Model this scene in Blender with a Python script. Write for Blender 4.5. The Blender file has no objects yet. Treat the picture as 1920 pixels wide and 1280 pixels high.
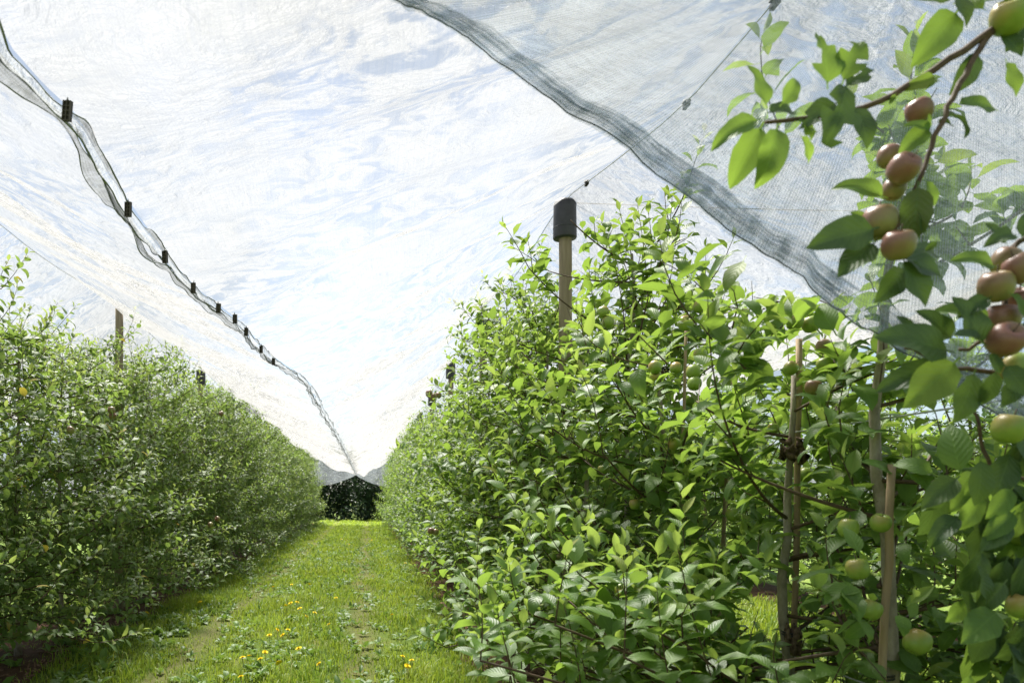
import bpy, math, numpy as np
from mathutils import Matrix, Vector
R = math.radians
# ------------------------------------------------------------------ camera, sky, sun, exposure
sc = bpy.context.scene
FPX, VX, VY, CH = 1400.0, 690.0, 930.0, 1.4          # focal length and vanishing point in photo pixels, eye height
cam = bpy.data.cameras.new('camera'); camo = bpy.data.objects.new('camera', cam)
sc.collection.objects.link(camo); sc.camera = camo
camo.location = (0, 0, CH); camo.rotation_euler = (R(90), 0, 0)
cam.sensor_width = 36; cam.lens = FPX / 1920 * 36
cam.shift_x = (960 - VX) / 1920; cam.shift_y = (VY - 640) / 1920
cam.clip_start = .05; cam.clip_end = 2000
cam.dof.use_dof = True; cam.dof.focus_distance = 4.6; cam.dof.aperture_fstop = 4.5
SUN_EL, SUN_AZ = 60, -14                              # azimuth from the row direction, negative = to the left
w = bpy.data.worlds.new('World'); sc.world = w; w.use_nodes = True
nt = w.node_tree; nt.nodes.clear()
def nd(nt, t, **kw):
    n = nt.nodes.new(t)
    for k, v in kw.items(): setattr(n, k, v)
    return n
sky = nd(nt, 'ShaderNodeTexSky', sky_type='NISHITA'); sky.sun_disc = False
sky.sun_elevation = R(SUN_EL); sky.sun_rotation = R(SUN_AZ)
b1 = nd(nt, 'ShaderNodeBackground'); b1.inputs[1].default_value = .05; nt.links.new(sky.outputs[0], b1.inputs[0])
b2 = nd(nt, 'ShaderNodeBackground'); b2.inputs[0].default_value = (.78, .89, 1, 1); b2.inputs[1].default_value = .13
tc = nd(nt, 'ShaderNodeTexCoord'); no = nd(nt, 'ShaderNodeTexNoise')
no.inputs['Scale'].default_value = 2.6; no.inputs['Detail'].default_value = 7; no.inputs['Roughness'].default_value = .55
nt.links.new(tc.outputs['Generated'], no.inputs['Vector'])
cr = nd(nt, 'ShaderNodeValToRGB'); cr.color_ramp.elements[0].position = .15; cr.color_ramp.elements[1].position = .7
nt.links.new(no.outputs['Fac'], cr.inputs[0])
mx = nd(nt, 'ShaderNodeMixShader'); nt.links.new(cr.outputs[0], mx.inputs[0])
nt.links.new(b1.outputs[0], mx.inputs[1]); nt.links.new(b2.outputs[0], mx.inputs[2])
wo = nd(nt, 'ShaderNodeOutputWorld'); nt.links.new(mx.outputs[0], wo.inputs[0])
sl = bpy.data.lights.new('sun', 'SUN'); so = bpy.data.objects.new('sun', sl); sc.collection.objects.link(so)
sl.energy = 5; sl.angle = R(16); sl.color = (1, .955, .88)
sd = Vector((math.sin(R(SUN_AZ)) * math.cos(R(SUN_EL)), math.cos(R(SUN_AZ)) * math.cos(R(SUN_EL)), math.sin(R(SUN_EL))))
so.rotation_euler = sd.to_track_quat('Z', 'Y').to_euler()
sc.view_settings.view_transform = 'Standard'; sc.view_settings.look = 'None'
sc.view_settings.exposure = 2.15; sc.view_settings.gamma = 1
sc.cycles.max_bounces = 8; sc.cycles.diffuse_bounces = 4; sc.cycles.transparent_max_bounces = 16
sc.cycles.use_denoising = True
C = sc.collection

# ------------------------------------------------------------------ helpers
def P(px, py, Y):                                     # photo pixel at a known distance along the row
    return np.array([(px - VX) / FPX * Y, Y, CH + (VY - py) / FPX * Y])
def proj(p):
    Y = np.maximum(p[:, 1], .01)
    return VX + FPX * p[:, 0] / Y, VY - FPX * (p[:, 2] - CH) / Y
def nrm(v):
    v = np.asarray(v, float); return v / (np.linalg.norm(v, axis=-1, keepdims=True) + 1e-12)
class MB:
    """collects vertex / face arrays and links them as ONE mesh object"""
    def __init__(s): s.v = []; s.f = []; s.uv = []; s.n = 0
    def add(s, v, f, uv=None):
        v = np.asarray(v, float); s.v.append(v)
        s.uv.append(np.zeros((len(v), 2)) if uv is None else np.asarray(uv, float))
        s.f += [[i + s.n for i in q] for q in f]; s.n += len(v)
    def mesh(s, name, smooth=True):
        me = bpy.data.meshes.new(name)
        v = np.concatenate(s.v); uv = np.concatenate(s.uv)
        cnt = np.array([len(q) for q in s.f]); idx = np.concatenate([np.asarray(q) for q in s.f])
        return fill(me, v, idx, cnt, uv, smooth)
    def build(s, name, mat, parent=None, smooth=True):
        return link(s.mesh(name, smooth), name, mat, parent)
def fill(me, v, idx, cnt, uv, smooth=True):
    me.vertices.add(len(v)); me.vertices.foreach_set('co', v.astype(np.float32).ravel())
    me.loops.add(len(idx)); me.loops.foreach_set('vertex_index', idx.astype(np.int32))
    me.polygons.add(len(cnt))
    me.polygons.foreach_set('loop_start', np.concatenate([[0], np.cumsum(cnt)[:-1]]).astype(np.int32))
    me.polygons.foreach_set('loop_total', cnt.astype(np.int32))
    me.polygons.foreach_set('use_smooth', np.full(len(cnt), smooth))
    l = me.uv_layers.new(name='UVMap'); l.data.foreach_set('uv', uv[idx].astype(np.float32).ravel())
    me.update(calc_edges=True); return me
def link(me, name, mat, parent=None):
    if mat and not me.materials: me.materials.append(mat)
    o = bpy.data.objects.new(name, me); C.objects.link(o)
    if parent: o.parent = parent
    return o
def empty(name, loc=(0, 0, 0)):
    o = bpy.data.objects.new(name, None); C.objects.link(o); o.location = loc; o.empty_display_size = .1; return o
def tag(o, label=None, cat=None, group=None, kind=None):
    for k, v in (('label', label), ('category', cat), ('group', group), ('kind', kind)):
        if v: o[k] = v
    return o
def tube(mb, path, rad, sides=6, cap=True):
    path = np.asarray(path, float); n = len(path); rad = np.broadcast_to(np.asarray(rad, float), (n,))
    t = nrm(np.gradient(path, axis=0)); ref = np.array([0, 0, 1.]) if abs(t[:, 2]).mean() < .8 else np.array([1., 0, 0])
    a = nrm(np.cross(t, ref)); b = np.cross(t, a)
    th = np.linspace(0, 2 * np.pi, sides, endpoint=False)
    v = path[:, None] + rad[:, None, None] * (np.cos(th)[None, :, None] * a[:, None] + np.sin(th)[None, :, None] * b[:, None])
    f = [[i * sides + j, i * sides + (j + 1) % sides, (i + 1) * sides + (j + 1) % sides, (i + 1) * sides + j] for i in range(n - 1) for j in range(sides)]
    if cap: f += [list(range(sides))[::-1], list(range((n - 1) * sides, n * sides))]
    L = np.concatenate([[0], np.cumsum(np.linalg.norm(np.diff(path, axis=0), axis=1))])
    uv = np.stack([np.repeat(L, sides), np.tile(th / 6.283, n)], 1)
    mb.add(v.reshape(-1, 3), f, uv)
def box(mb, c, s):
    c = np.asarray(c); h = np.asarray(s) / 2
    v = c + h * np.array([[x, y, z] for x in (-1, 1) for y in (-1, 1) for z in (-1, 1)])
    mb.add(v, [[0, 1, 3, 2], [4, 6, 7, 5], [0, 4, 5, 1], [2, 3, 7, 6], [0, 2, 6, 4], [1, 5, 7, 3]])
def spl(pts, n):                                      # smooth curve through points
    pts = np.asarray(pts, float); k = len(pts)
    t = np.linspace(0, k - 1, n); i = np.minimum(t.astype(int), k - 2); f = (t - i)[:, None]
    p0 = pts[np.maximum(i - 1, 0)]; p1 = pts[i]; p2 = pts[i + 1]; p3 = pts[np.minimum(i + 2, k - 1)]
    return .5 * (2 * p1 + (p2 - p0) * f + (2 * p0 - 5 * p1 + 4 * p2 - p3) * f ** 2 + (3 * p1 - p0 - 3 * p2 + p3) * f ** 3)
def wob(x, seed, f=1.0, n=5):                         # smooth 1-D noise
    r = np.random.default_rng(seed); s = 0
    for k in range(n): s = s + np.sin(x * f * (1.7 ** k) * r.uniform(.8, 1.25) + r.uniform(0, 6.3)) / (1.5 ** k)
    return s / 2

# ------------------------------------------------------------------ materials
def mat(name):
    m = bpy.data.materials.new(name); m.use_nodes = True; m.node_tree.nodes.clear(); return m, m.node_tree
def L(nt, a, b): nt.links.new(a, b)
def mth(nt, op, a, b=None, c=None):
    n = nd(nt, 'ShaderNodeMath', operation=op)
    for i, x in enumerate((a, b, c)):
        if x is None: continue
        if isinstance(x, (int, float)): n.inputs[i].default_value = x
        else: L(nt, x, n.inputs[i])
    return n.outputs[0]
def mixc(nt, f, a, b, blend='MIX'):
    n = nd(nt, 'ShaderNodeMix', data_type='RGBA', blend_type=blend)
    for s, x in ((n.inputs[0], f), (n.inputs[6], a), (n.inputs[7], b)):
        if isinstance(x, (int, float)): s.default_value = x
        elif isinstance(x, tuple): s.default_value = (*x, 1) if len(x) == 3 else x
        else: L(nt, x, s)
    return n.outputs[2]
def noise(nt, scale, detail=4, rough=.55, vec=None, dist=0):
    n = nd(nt, 'ShaderNodeTexNoise'); n.inputs['Scale'].default_value = scale; n.inputs['Detail'].default_value = detail
    n.inputs['Roughness'].default_value = rough; n.inputs['Distortion'].default_value = dist
    if vec is not None: L(nt, vec, n.inputs['Vector'])
    return n.outputs['Fac']
def ramp(nt, f, *stops):
    n = nd(nt, 'ShaderNodeValToRGB'); e = n.color_ramp.elements
    while len(e) < len(stops): e.new(.5)
    for q, (p, c) in zip(e, stops): q.position = p; q.color = (*c, 1) if isinstance(c, tuple) else (c, c, c, 1)
    L(nt, f, n.inputs[0]); return n.outputs[0]
def coords(nt, out='Object', scale=(1, 1, 1)):
    t = nd(nt, 'ShaderNodeTexCoord'); m = nd(nt, 'ShaderNodeMapping'); m.inputs['Scale'].default_value = scale
    L(nt, t.outputs[out], m.inputs[0]); return m.outputs[0]
def bump(nt, h, strength, dist=.01):
    b = nd(nt, 'ShaderNodeBump'); b.inputs['Strength'].default_value = strength; b.inputs['Distance'].default_value = dist
    L(nt, h, b.inputs['Height']); return b.outputs[0]
def princ(nt, col, rough=.6, spec=.5, normal=None):
    p = nd(nt, 'ShaderNodeBsdfPrincipled')
    for s, x in ((p.inputs['Base Color'], col), (p.inputs['Roughness'], rough), (p.inputs['Specular IOR Level'], spec)):
        if isinstance(x, (int, float)): s.default_value = x
        elif isinstance(x, tuple): s.default_value = (*x, 1)
        else: L(nt, x, s)
    if normal is not None: L(nt, normal, p.inputs['Normal'])
    return p.outputs[0]
def out(nt, s): o = nd(nt, 'ShaderNodeOutputMaterial'); L(nt, s, o.inputs[0])
def rnd(nt):
    g = nd(nt, 'ShaderNodeNewGeometry'); o = nd(nt, 'ShaderNodeObjectInfo')
    return mth(nt, 'FRACT', mth(nt, 'ADD', g.outputs['Random Per Island'], mth(nt, 'MULTIPLY', o.outputs['Random'], 7.31))), g
def leaf_mat(name, dark, mid, light, under, trans, tf=.36, rough=.42):
    m, nt = mat(name); r, g = rnd(nt)
    c = ramp(nt, r, (0, dark), (.5, mid), (.93, light), (1, (light[0] * 1.7, light[1] * 1.15, light[2])))
    uv = nd(nt, 'ShaderNodeUVMap'); sx = nd(nt, 'ShaderNodeSeparateXYZ'); L(nt, uv.outputs[0], sx.inputs[0])
    av = mth(nt, 'ABSOLUTE', mth(nt, 'SUBTRACT', sx.outputs[1], .5))
    rib = mth(nt, 'LESS_THAN', av, .03)
    lat = mth(nt, 'SINE', mth(nt, 'MULTIPLY', mth(nt, 'SUBTRACT', sx.outputs[0], mth(nt, 'MULTIPLY', av, .55)), 52))
    lat2 = mth(nt, 'POWER', mth(nt, 'MAXIMUM', lat, 0), 6)
    vein = mth(nt, 'MAXIMUM', rib, mth(nt, 'MULTIPLY', lat2, .35))
    c = mixc(nt, mth(nt, 'MULTIPLY', vein, .55), c, (light[0] * 1.5, light[1] * 1.4, light[2] * 1.6))
    blot = noise(nt, 55, 3, .6, coords(nt)); c = mixc(nt, mth(nt, 'MULTIPLY', blot, .35), c, dark)
    c2 = mixc(nt, mth(nt, 'MULTIPLY', vein, .4), under, tuple(x * 1.35 for x in under))
    c = mixc(nt, g.outputs['Backfacing'], c, c2)
    bp = bump(nt, mth(nt, 'ADD', mth(nt, 'MULTIPLY', lat, -.5), mth(nt, 'MULTIPLY', blot, .8)), .45, .0012)
    ro = mth(nt, 'ADD', mth(nt, 'MULTIPLY', g.outputs['Backfacing'], .3), mth(nt, 'ADD', rough, mth(nt, 'MULTIPLY', r, .12)))
    s = princ(nt, c, ro, .5, bp)
    tl = nd(nt, 'ShaderNodeBsdfTranslucent'); L(nt, mixc(nt, r, trans, tuple(x * .7 for x in trans)), tl.inputs[0])
    ms = nd(nt, 'ShaderNodeMixShader'); ms.inputs[0].default_value = tf; L(nt, s, ms.inputs[1]); L(nt, tl.outputs[0], ms.inputs[2])
    out(nt, ms.outputs[0]); return m
M = {}
M['leaf'] = leaf_mat('leaf_green', (.055, .122, .022), (.09, .178, .03), (.13, .235, .037), (.16, .24, .11), (.3, .46, .06), .44)
M['young'] = leaf_mat('leaf_young', (.1, .19, .03), (.15, .25, .04), (.2, .295, .05), (.2, .28, .13), (.4, .54, .09), .44)
M['leafl'] = leaf_mat('leaf_hedge', (.066, .125, .03), (.105, .18, .04), (.15, .23, .055), (.15, .21, .11), (.3, .44, .08), .44)
M['youngl'] = leaf_mat('leaf_hedge_young', (.11, .185, .04), (.155, .235, .05), (.21, .275, .065), (.2, .26, .13), (.4, .5, .11), .44)
M['leafd'] = leaf_mat('leaf_dark', (.018, .042, .016), (.028, .06, .022), (.045, .08, .03), (.04, .07, .03), (.05, .1, .03), .2, .5)
M['leaffg'] = leaf_mat('leaf_painted_shade', (.03, .072, .018), (.048, .1, .026), (.07, .13, .032), (.12, .18, .1), (.12, .2, .03), .3)  # darker copy of the leaf green, shade put into its colour
M['yellowleaf'] = leaf_mat('leaf_yellowing', (.3, .25, .03), (.4, .33, .035), (.5, .4, .04), (.35, .3, .1), (.6, .5, .06), .35)
M['weed'] = leaf_mat('leaf_weed', (.06, .13, .02), (.09, .18, .025), (.13, .23, .035), (.12, .2, .05), (.25, .4, .05), .3, .45)
def simple(name, c1, c2, scale, rough, spec=.3, st=.4, dist=.004, stretch=(1, 1, 1), crd='Object'):
    m, nt = mat(name); n = noise(nt, scale, 6, .62, coords(nt, crd, stretch))
    out(nt, princ(nt, ramp(nt, n, (.3, c1), (.7, c2)), rough, spec, bump(nt, n, st, dist))); return m
M['bark'] = simple('bark_grey', (.17, .14, .11), (.38, .33, .27), 38, .8, .25, .8, .004, (1, 1, .45))
M['twig'] = simple('twig_bark', (.055, .034, .022), (.13, .088, .055), 60, .65, .3, .5, .002)
M['shoot'] = simple('green_shoot', (.09, .085, .035), (.15, .14, .055), 60, .6, .3, .3, .001)
M['wood'] = simple('post_wood', (.17, .135, .085), (.34, .285, .2), 26, .85, .15, .8, .004, (1, 1, .08))
M['stake'] = simple('stake_wood', (.25, .175, .11), (.42, .31, .21), 30, .8, .2, .7, .003, (1, 1, .1))
M['cap'] = simple('black_plastic', (.022, .023, .028), (.042, .044, .052), 20, .5, .5, .2, .002)
M['clip'] = simple('brown_plastic', (.012, .009, .008), (.028, .02, .017), 50, .55, .4, .3, .001)
M['clip2'] = simple('plastic_rib', (.05, .04, .036), (.09, .075, .068), 50, .55, .4, .3, .001)
M['wire'] = simple('galvanised_wire', (.32, .33, .34), (.5, .51, .52), 40, .4, .5, .1, .001)
M['cord'] = simple('dark_cord', (.03, .04, .045), (.09, .11, .115), 80, .8, .2, .4, .001)
M['seamcord'] = simple('net_cord', (.12, .14, .14), (.3, .33, .33), 30, .8, .2, .4, .001)
M['tie'] = simple('black_tie', (.012, .012, .013), (.03, .03, .032), 80, .5, .4, .2, .001)
M['burr'] = simple('burr_bark', (.04, .026, .018), (.24, .17, .12), 70, .9, .1, 1, .01)
def apple_mat(name, g1, g2, red, amt):
    m, nt = mat(name); o = nd(nt, 'ShaderNodeObjectInfo'); t = nd(nt, 'ShaderNodeTexCoord')
    sx = nd(nt, 'ShaderNodeSeparateXYZ'); L(nt, t.outputs['Object'], sx.inputs[0])
    n = noise(nt, 2.2, 4, .6, t.outputs['Object']); fine = noise(nt, 14, 3, .6, coords(nt, 'Object', (1.6, 1.6, .5)))
    base = mixc(nt, n, g1, g2)
    side = mth(nt, 'ADD', mth(nt, 'MULTIPLY', sx.outputs[0], -.4), mth(nt, 'MULTIPLY', sx.outputs[2], .35))
    f = mth(nt, 'ADD', mth(nt, 'ADD', side, mth(nt, 'MULTIPLY', fine, .5)), mth(nt, 'ADD', amt - .75, mth(nt, 'MULTIPLY', o.outputs['Random'], .45)))
    f = ramp(nt, f, (.05, 0.), (.75, .9))
    c = mixc(nt, f, base, red)
    sp = nd(nt, 'ShaderNodeTexVoronoi'); sp.inputs['Scale'].default_value = 9; L(nt, t.outputs['Object'], sp.inputs['Vector'])
    c = mixc(nt, mth(nt, 'MULTIPLY', mth(nt, 'LESS_THAN', sp.outputs['Distance'], .09), .5), c, (.42, .42, .25))
    out(nt, princ(nt, c, mth(nt, 'ADD', .27, mth(nt, 'MULTIPLY', fine, .2)), .5, bump(nt, fine, .08, .02))); return m
M['apple_green'] = apple_mat('apple_green', (.17, .27, .035), (.27, .36, .06), (.42, .2, .08), .1)
M['apple_red'] = apple_mat('apple_red', (.19, .2, .055), (.27, .23, .085), (.21, .085, .07), .58)
# hail net: thin white monofilament, part gap, part thread that scatters light
def net_mat(name, cover, weave=0, cscale=1., tint=(.9, .93, .96), bs=1., var=.25, streak=0):
    m, nt = mat(name); uv = nd(nt, 'ShaderNodeUVMap').outputs[0]
    def mp(sx, sy, rot=0):
        q = nd(nt, 'ShaderNodeMapping'); q.inputs['Scale'].default_value = (sx, sy, 1); q.inputs['Rotation'].default_value = (0, 0, rot); L(nt, uv, q.inputs[0]); return q.outputs[0]
    n1 = noise(nt, 1, 5, .62, mp(7, 11, .45), .9); n2 = noise(nt, 1, 3, .6, mp(20, 36, -.15), .6); n3 = noise(nt, 1, 3, .5, mp(1., 1.5))
    thr = noise(nt, 1, 2, .6, mp(150, 3.5))                      # threads drawn together in lines along the net
    h = mth(nt, 'ADD', mth(nt, 'MULTIPLY', n1, 1.), mth(nt, 'MULTIPLY', n2, .35))
    bp = bump(nt, h, bs, .16)
    fold = ramp(nt, n1, (.47, 0.), (.6, 1.)); patch = ramp(nt, n3, (.4, .1), (.62, 1.))
    cov = mth(nt, 'ADD', cover, mth(nt, 'MULTIPLY', mth(nt, 'SUBTRACT', mth(nt, 'MULTIPLY', fold, patch), .35), -var))
    cov = mth(nt, 'ADD', cov, mth(nt, 'MULTIPLY', mth(nt, 'SUBTRACT', thr, .5), .3))
    if weave:
        sx = nd(nt, 'ShaderNodeSeparateXYZ'); L(nt, uv, sx.inputs[0])
        wx = mth(nt, 'POWER', mth(nt, 'ABSOLUTE', mth(nt, 'SINE', mth(nt, 'MULTIPLY', sx.outputs[0], math.pi / weave))), 3)
        wy = mth(nt, 'POWER', mth(nt, 'ABSOLUTE', mth(nt, 'SINE', mth(nt, 'MULTIPLY', sx.outputs[1], math.pi / weave / 1.0))), 5)
        cov = mth(nt, 'ADD', cov, mth(nt, 'MULTIPLY', mth(nt, 'SUBTRACT', mth(nt, 'MAXIMUM', wx, mth(nt, 'MULTIPLY', wy, .7)), .5), .42))
    if streak:
        cov = mth(nt, 'ADD', cov, mth(nt, 'MULTIPLY', mth(nt, 'SUBTRACT', noise(nt, 1, 4, .65, mp(5, 150)), .5), 2.6)); cov = mth(nt, 'ADD', cov, mth(nt, 'MULTIPLY', mth(nt, 'SUBTRACT', noise(nt, 1, 3, .6, mp(22, 9)), .5), 1.2))
    cl = nd(nt, 'ShaderNodeClamp'); L(nt, cov, cl.inputs[0]); cl.inputs[1].default_value = .04; cl.inputs[2].default_value = .97
    tr = nd(nt, 'ShaderNodeBsdfTransparent'); tl = nd(nt, 'ShaderNodeBsdfTranslucent'); df = nd(nt, 'ShaderNodeBsdfDiffuse'); gl = nd(nt, 'ShaderNodeBsdfGlossy')
    tl.inputs[0].default_value = (*tint, 1); df.inputs[0].default_value = (*tint, 1); gl.inputs['Roughness'].default_value = .3
    for s in (tl, df, gl): L(nt, bp, s.inputs['Normal'])
    m1 = nd(nt, 'ShaderNodeMixShader'); m1.inputs[0].default_value = .34; L(nt, tl.outputs[0], m1.inputs[1]); L(nt, df.outputs[0], m1.inputs[2])
    m2 = nd(nt, 'ShaderNodeMixShader'); m2.inputs[0].default_value = .06; L(nt, m1.outputs[0], m2.inputs[1]); L(nt, gl.outputs[0], m2.inputs[2])
    m3 = nd(nt, 'ShaderNodeMixShader'); L(nt, cl.outputs[0], m3.inputs[0]); L(nt, tr.outputs[0], m3.inputs[1]); L(nt, m2.outputs[0], m3.inputs[2])
    out(nt, m3.outputs[0]); return m
M['net'] = net_mat('hail_net', .47, var=.5, tint=(.3, .3, .3), bs=.7)
M['netloose'] = net_mat('hail_net_loose', .4, weave=.0075, tint=(.34, .4, .46), bs=.3, var=.08)
M['nethem'] = net_mat('hail_net_hem', .62, weave=.011, tint=(.27, .285, .3), bs=.8, var=.5)
M['netfold'] = net_mat('hail_net_fold', .3, tint=(.2, .26, .32), bs=.6, var=.3, streak=1)
M['netend'] = net_mat('hail_net_end', .5, tint=(.2, .22, .24), bs=.5)

# ------------------------------------------------------------------ ground
ROWR, ROWL, ROW3 = 1.45, -3.0, 5.9
SOILS = [(-3.65, -2.55), (.92, 2.05), (5.4, 6.4)]
def soil_material():
    m, nt = mat('soil'); v = coords(nt); n = noise(nt, 9, 8, .7, v); n2 = noise(nt, 70, 4, .7, v)
    c = ramp(nt, n, (.3, (.075, .042, .026)), (.55, (.13, .075, .046)), (.75, (.2, .125, .08)))
    c = mixc(nt, mth(nt, 'MULTIPLY', n2, .4), c, (.06, .036, .024))
    out(nt, princ(nt, c, .95, .1, bump(nt, mth(nt, 'ADD', n, n2), .9, .03))); return m
def ground_material():
    m, nt = mat('alley_ground'); v = coords(nt); n = noise(nt, 1.3, 6, .65, v); n2 = noise(nt, 34, 5, .7, v)
    c = ramp(nt, n, (.3, (.06, .105, .018)), (.52, (.1, .15, .025)), (.7, (.15, .15, .045)))
    c = mixc(nt, ramp(nt, n2, (.45, 0.), (.7, .8)), c, (.035, .055, .014))
    t = nd(nt, 'ShaderNodeTexCoord'); sx = nd(nt, 'ShaderNodeSeparateXYZ'); L(nt, t.outputs['Object'], sx.inputs[0])
    for x0 in (-1.62, -.08):                           # bare wheel tracks
        d = mth(nt, 'ABSOLUTE', mth(nt, 'ADD', mth(nt, 'SUBTRACT', sx.outputs[0], x0), mth(nt, 'MULTIPLY', mth(nt, 'SUBTRACT', n, .5), .5)))
        k = mth(nt, 'MULTIPLY', ramp(nt, d, (.04, .75), (.26, 0.)), mth(nt, 'MULTIPLY', n2, 1.1))
        c = mixc(nt, k, c, (.17, .125, .075))
    out(nt, princ(nt, c, .95, .1, bump(nt, n2, .7, .03))); return m
mb = MB(); S = 600; mb.add([[-S, -S, 0], [S, -S, 0], [S, S, 0], [-S, S, 0]], [[0, 1, 2, 3]])
g = mb.build('ground', ground_material()); tag(g, 'green grass ground of the orchard', 'ground', kind='structure')
sm = soil_material()
for i, (a, b) in enumerate(SOILS):
    mb = MB(); ys = np.linspace(-2, 38, 220)
    xa = a + .12 * wob(ys, 11 + i, 3); xb = b + .12 * wob(ys, 21 + i, 3)
    rows = [np.stack([xa + (xb - xa) * t, ys, np.full_like(ys, .006) + .035 * math.sin(math.pi * t)], 1) for t in np.linspace(0, 1, 6)]
    v = np.concatenate(rows); n = len(ys)
    mb.add(v, [[r * n + j, (r + 1) * n + j, (r + 1) * n + j + 1, r * n + j + 1] for r in range(5) for j in range(n - 1)])
    tag(mb.build('soil_strip', sm), ['brown soil strip under the dense left hedge row', 'brown soil strip under the row with the tall post', 'brown soil strip under the row behind the open trunks'][i], 'soil', kind='structure')
# ------------------------------------------------------------------ leaves
def leaf_template(na, nc, bend, fold, wide, wave, seed=0, chew=None, pet=.2):
    """blade along +x, side y, normal z; unit blade length; petiole from the origin"""
    r = np.random.default_rng(seed)
    t = np.linspace(0, 1, na + 1); s = np.linspace(-1, 1, nc + 1)
    wd = wide * np.sin(np.pi * t ** .82) ** .75 * (1 - .28 * t) * 1.06; wd[0] = .02; wd[-1] = .004
    ang = bend * (t ** 1.3) - .15; dx = np.cos(ang); dz = -np.sin(ang); st = 1 / na
    x = pet + np.concatenate([[0], np.cumsum((dx[1:] + dx[:-1]) / 2)]) * st; z = np.concatenate([[0], np.cumsum((dz[1:] + dz[:-1]) / 2)]) * st
    V = []; U = []
    ser = r.uniform(-1, 1, (na + 1, 2))
    for i in range(na + 1):
        for j in range(nc + 1):
            e = abs(s[j]); k = 1 + (.05 * ser[i, 0 if s[j] < 0 else 1] if e == 1 else 0)
            y = wd[i] * s[j] * k
            up = fold * abs(y) - .25 * fold * y * y / max(wd[i], .05) + wave * math.sin(t[i] * 9 + (2 if s[j] > 0 else 0)) * e * wd[i] * 2
            V.append([x[i] + up * math.sin(ang[i]) , y, z[i] + up * math.cos(ang[i])]); U.append([t[i], s[j] * .5 + .5])
    F = [[i * (nc + 1) + j, (i + 1) * (nc + 1) + j, (i + 1) * (nc + 1) + j + 1, i * (nc + 1) + j + 1] for i in range(na) for j in range(nc) if chew is None or not chew(t[i] + st / 2, s[j] + 1 / nc)]
    n0 = len(V); pw = .016
    V += [[0, -pw, 0], [0, pw, 0], [pet + .03, pw, .004], [pet + .03, -pw, .004]]; U += [[0, .5]] * 4
    F += [[n0, n0 + 3, n0 + 2, n0 + 1]]
    return np.array(V), F, np.array(U)
VAR = []
for k in range(10):
    r = np.random.default_rng(100 + k); yng = k >= 7
    VAR.append(dict(bend=[.45, .9, 1.3, 1.7, 1.1, 1.45, .7, .6, 1.0, .25][k], fold=[.25, .35, .3, .2, .5, .15, .1, .5, .55, .6][k],
                    wide=[.28, .27, .28, .26, .24, .3, .29, .24, .23, .22][k], wave=[.04, .07, .05, .06, .1, .05, .04, .05, .06, .03][k], seed=k))
LODS = {'near': (5, 4), 'mid': (3, 2), 'far': (2, 2)}
TPL = {l: [leaf_template(a, c, **q) for q in VAR] for l, (a, c) in LODS.items()}
LEAFME = {}
def leaf_mesh(k, key):
    if (k, key) not in LEAFME:
        v, f, u = TPL['near'][k]; q = MB(); q.add(v, f, u); me = q.mesh('leaf'); me.materials.append(M[key]); LEAFME[(k, key)] = me
    return LEAFME[(k, key)]
class Leaves:
    def __init__(s): s.p = []; s.d = []; s.n = []; s.L = []; s.k = []
    def add(s, p, d, n, Ln, k):
        s.p.append(p); s.d.append(d); s.n.append(n); s.L.append(Ln); s.k.append(k)
    def cat(s):
        s.P = np.concatenate(s.p); s.D = nrm(np.concatenate(s.d)); n = np.concatenate(s.n)
        s.N = nrm(n - s.D * (n * s.D).sum(1, keepdims=True)); s.Ln = np.concatenate(s.L); s.K = np.concatenate(s.k).astype(int); return s
    def keep(s, m):
        for a in ('P', 'D', 'N', 'Ln', 'K'): setattr(s, a, getattr(s, a)[m])
def leaves_mesh(name, lv, sel, lod, mats):
    """join the selected leaves into one mesh, two material slots (mature, young)"""
    v_, i_, c_, u_, m_ = [], [], [], [], []; off = 0
    for k in range(10):
        q = np.where(sel & (lv.K == k))[0]
        if not len(q): continue
        tv, tf, tu = TPL[lod][k]; S_ = np.cross(lv.N[q], lv.D[q])
        w_ = lv.P[q][:, None] + lv.Ln[q][:, None, None] * (tv[None, :, 0:1] * lv.D[q][:, None] + tv[None, :, 1:2] * S_[:, None] + tv[None, :, 2:3] * lv.N[q][:, None])
        nv = len(tv); fi = np.concatenate([np.array(f) for f in tf]); fc = np.array([len(f) for f in tf])
        v_.append(w_.reshape(-1, 3)); i_.append((fi[None] + (np.arange(len(q)) * nv)[:, None] + off).ravel())
        c_.append(np.tile(fc, len(q))); u_.append(np.tile(tu, (len(q), 1))); m_.append(np.full(len(fc) * len(q), 1 if k >= 7 else 0)); off += nv * len(q)
    me = bpy.data.meshes.new(name)
    fill(me, np.concatenate(v_), np.concatenate(i_), np.concatenate(c_), np.concatenate(u_))
    for q in mats: me.materials.append(M[q])
    me.polygons.foreach_set('material_index', np.concatenate(m_).astype(np.int32)); return me
UP = np.array([0, 0, 1.])
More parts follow.
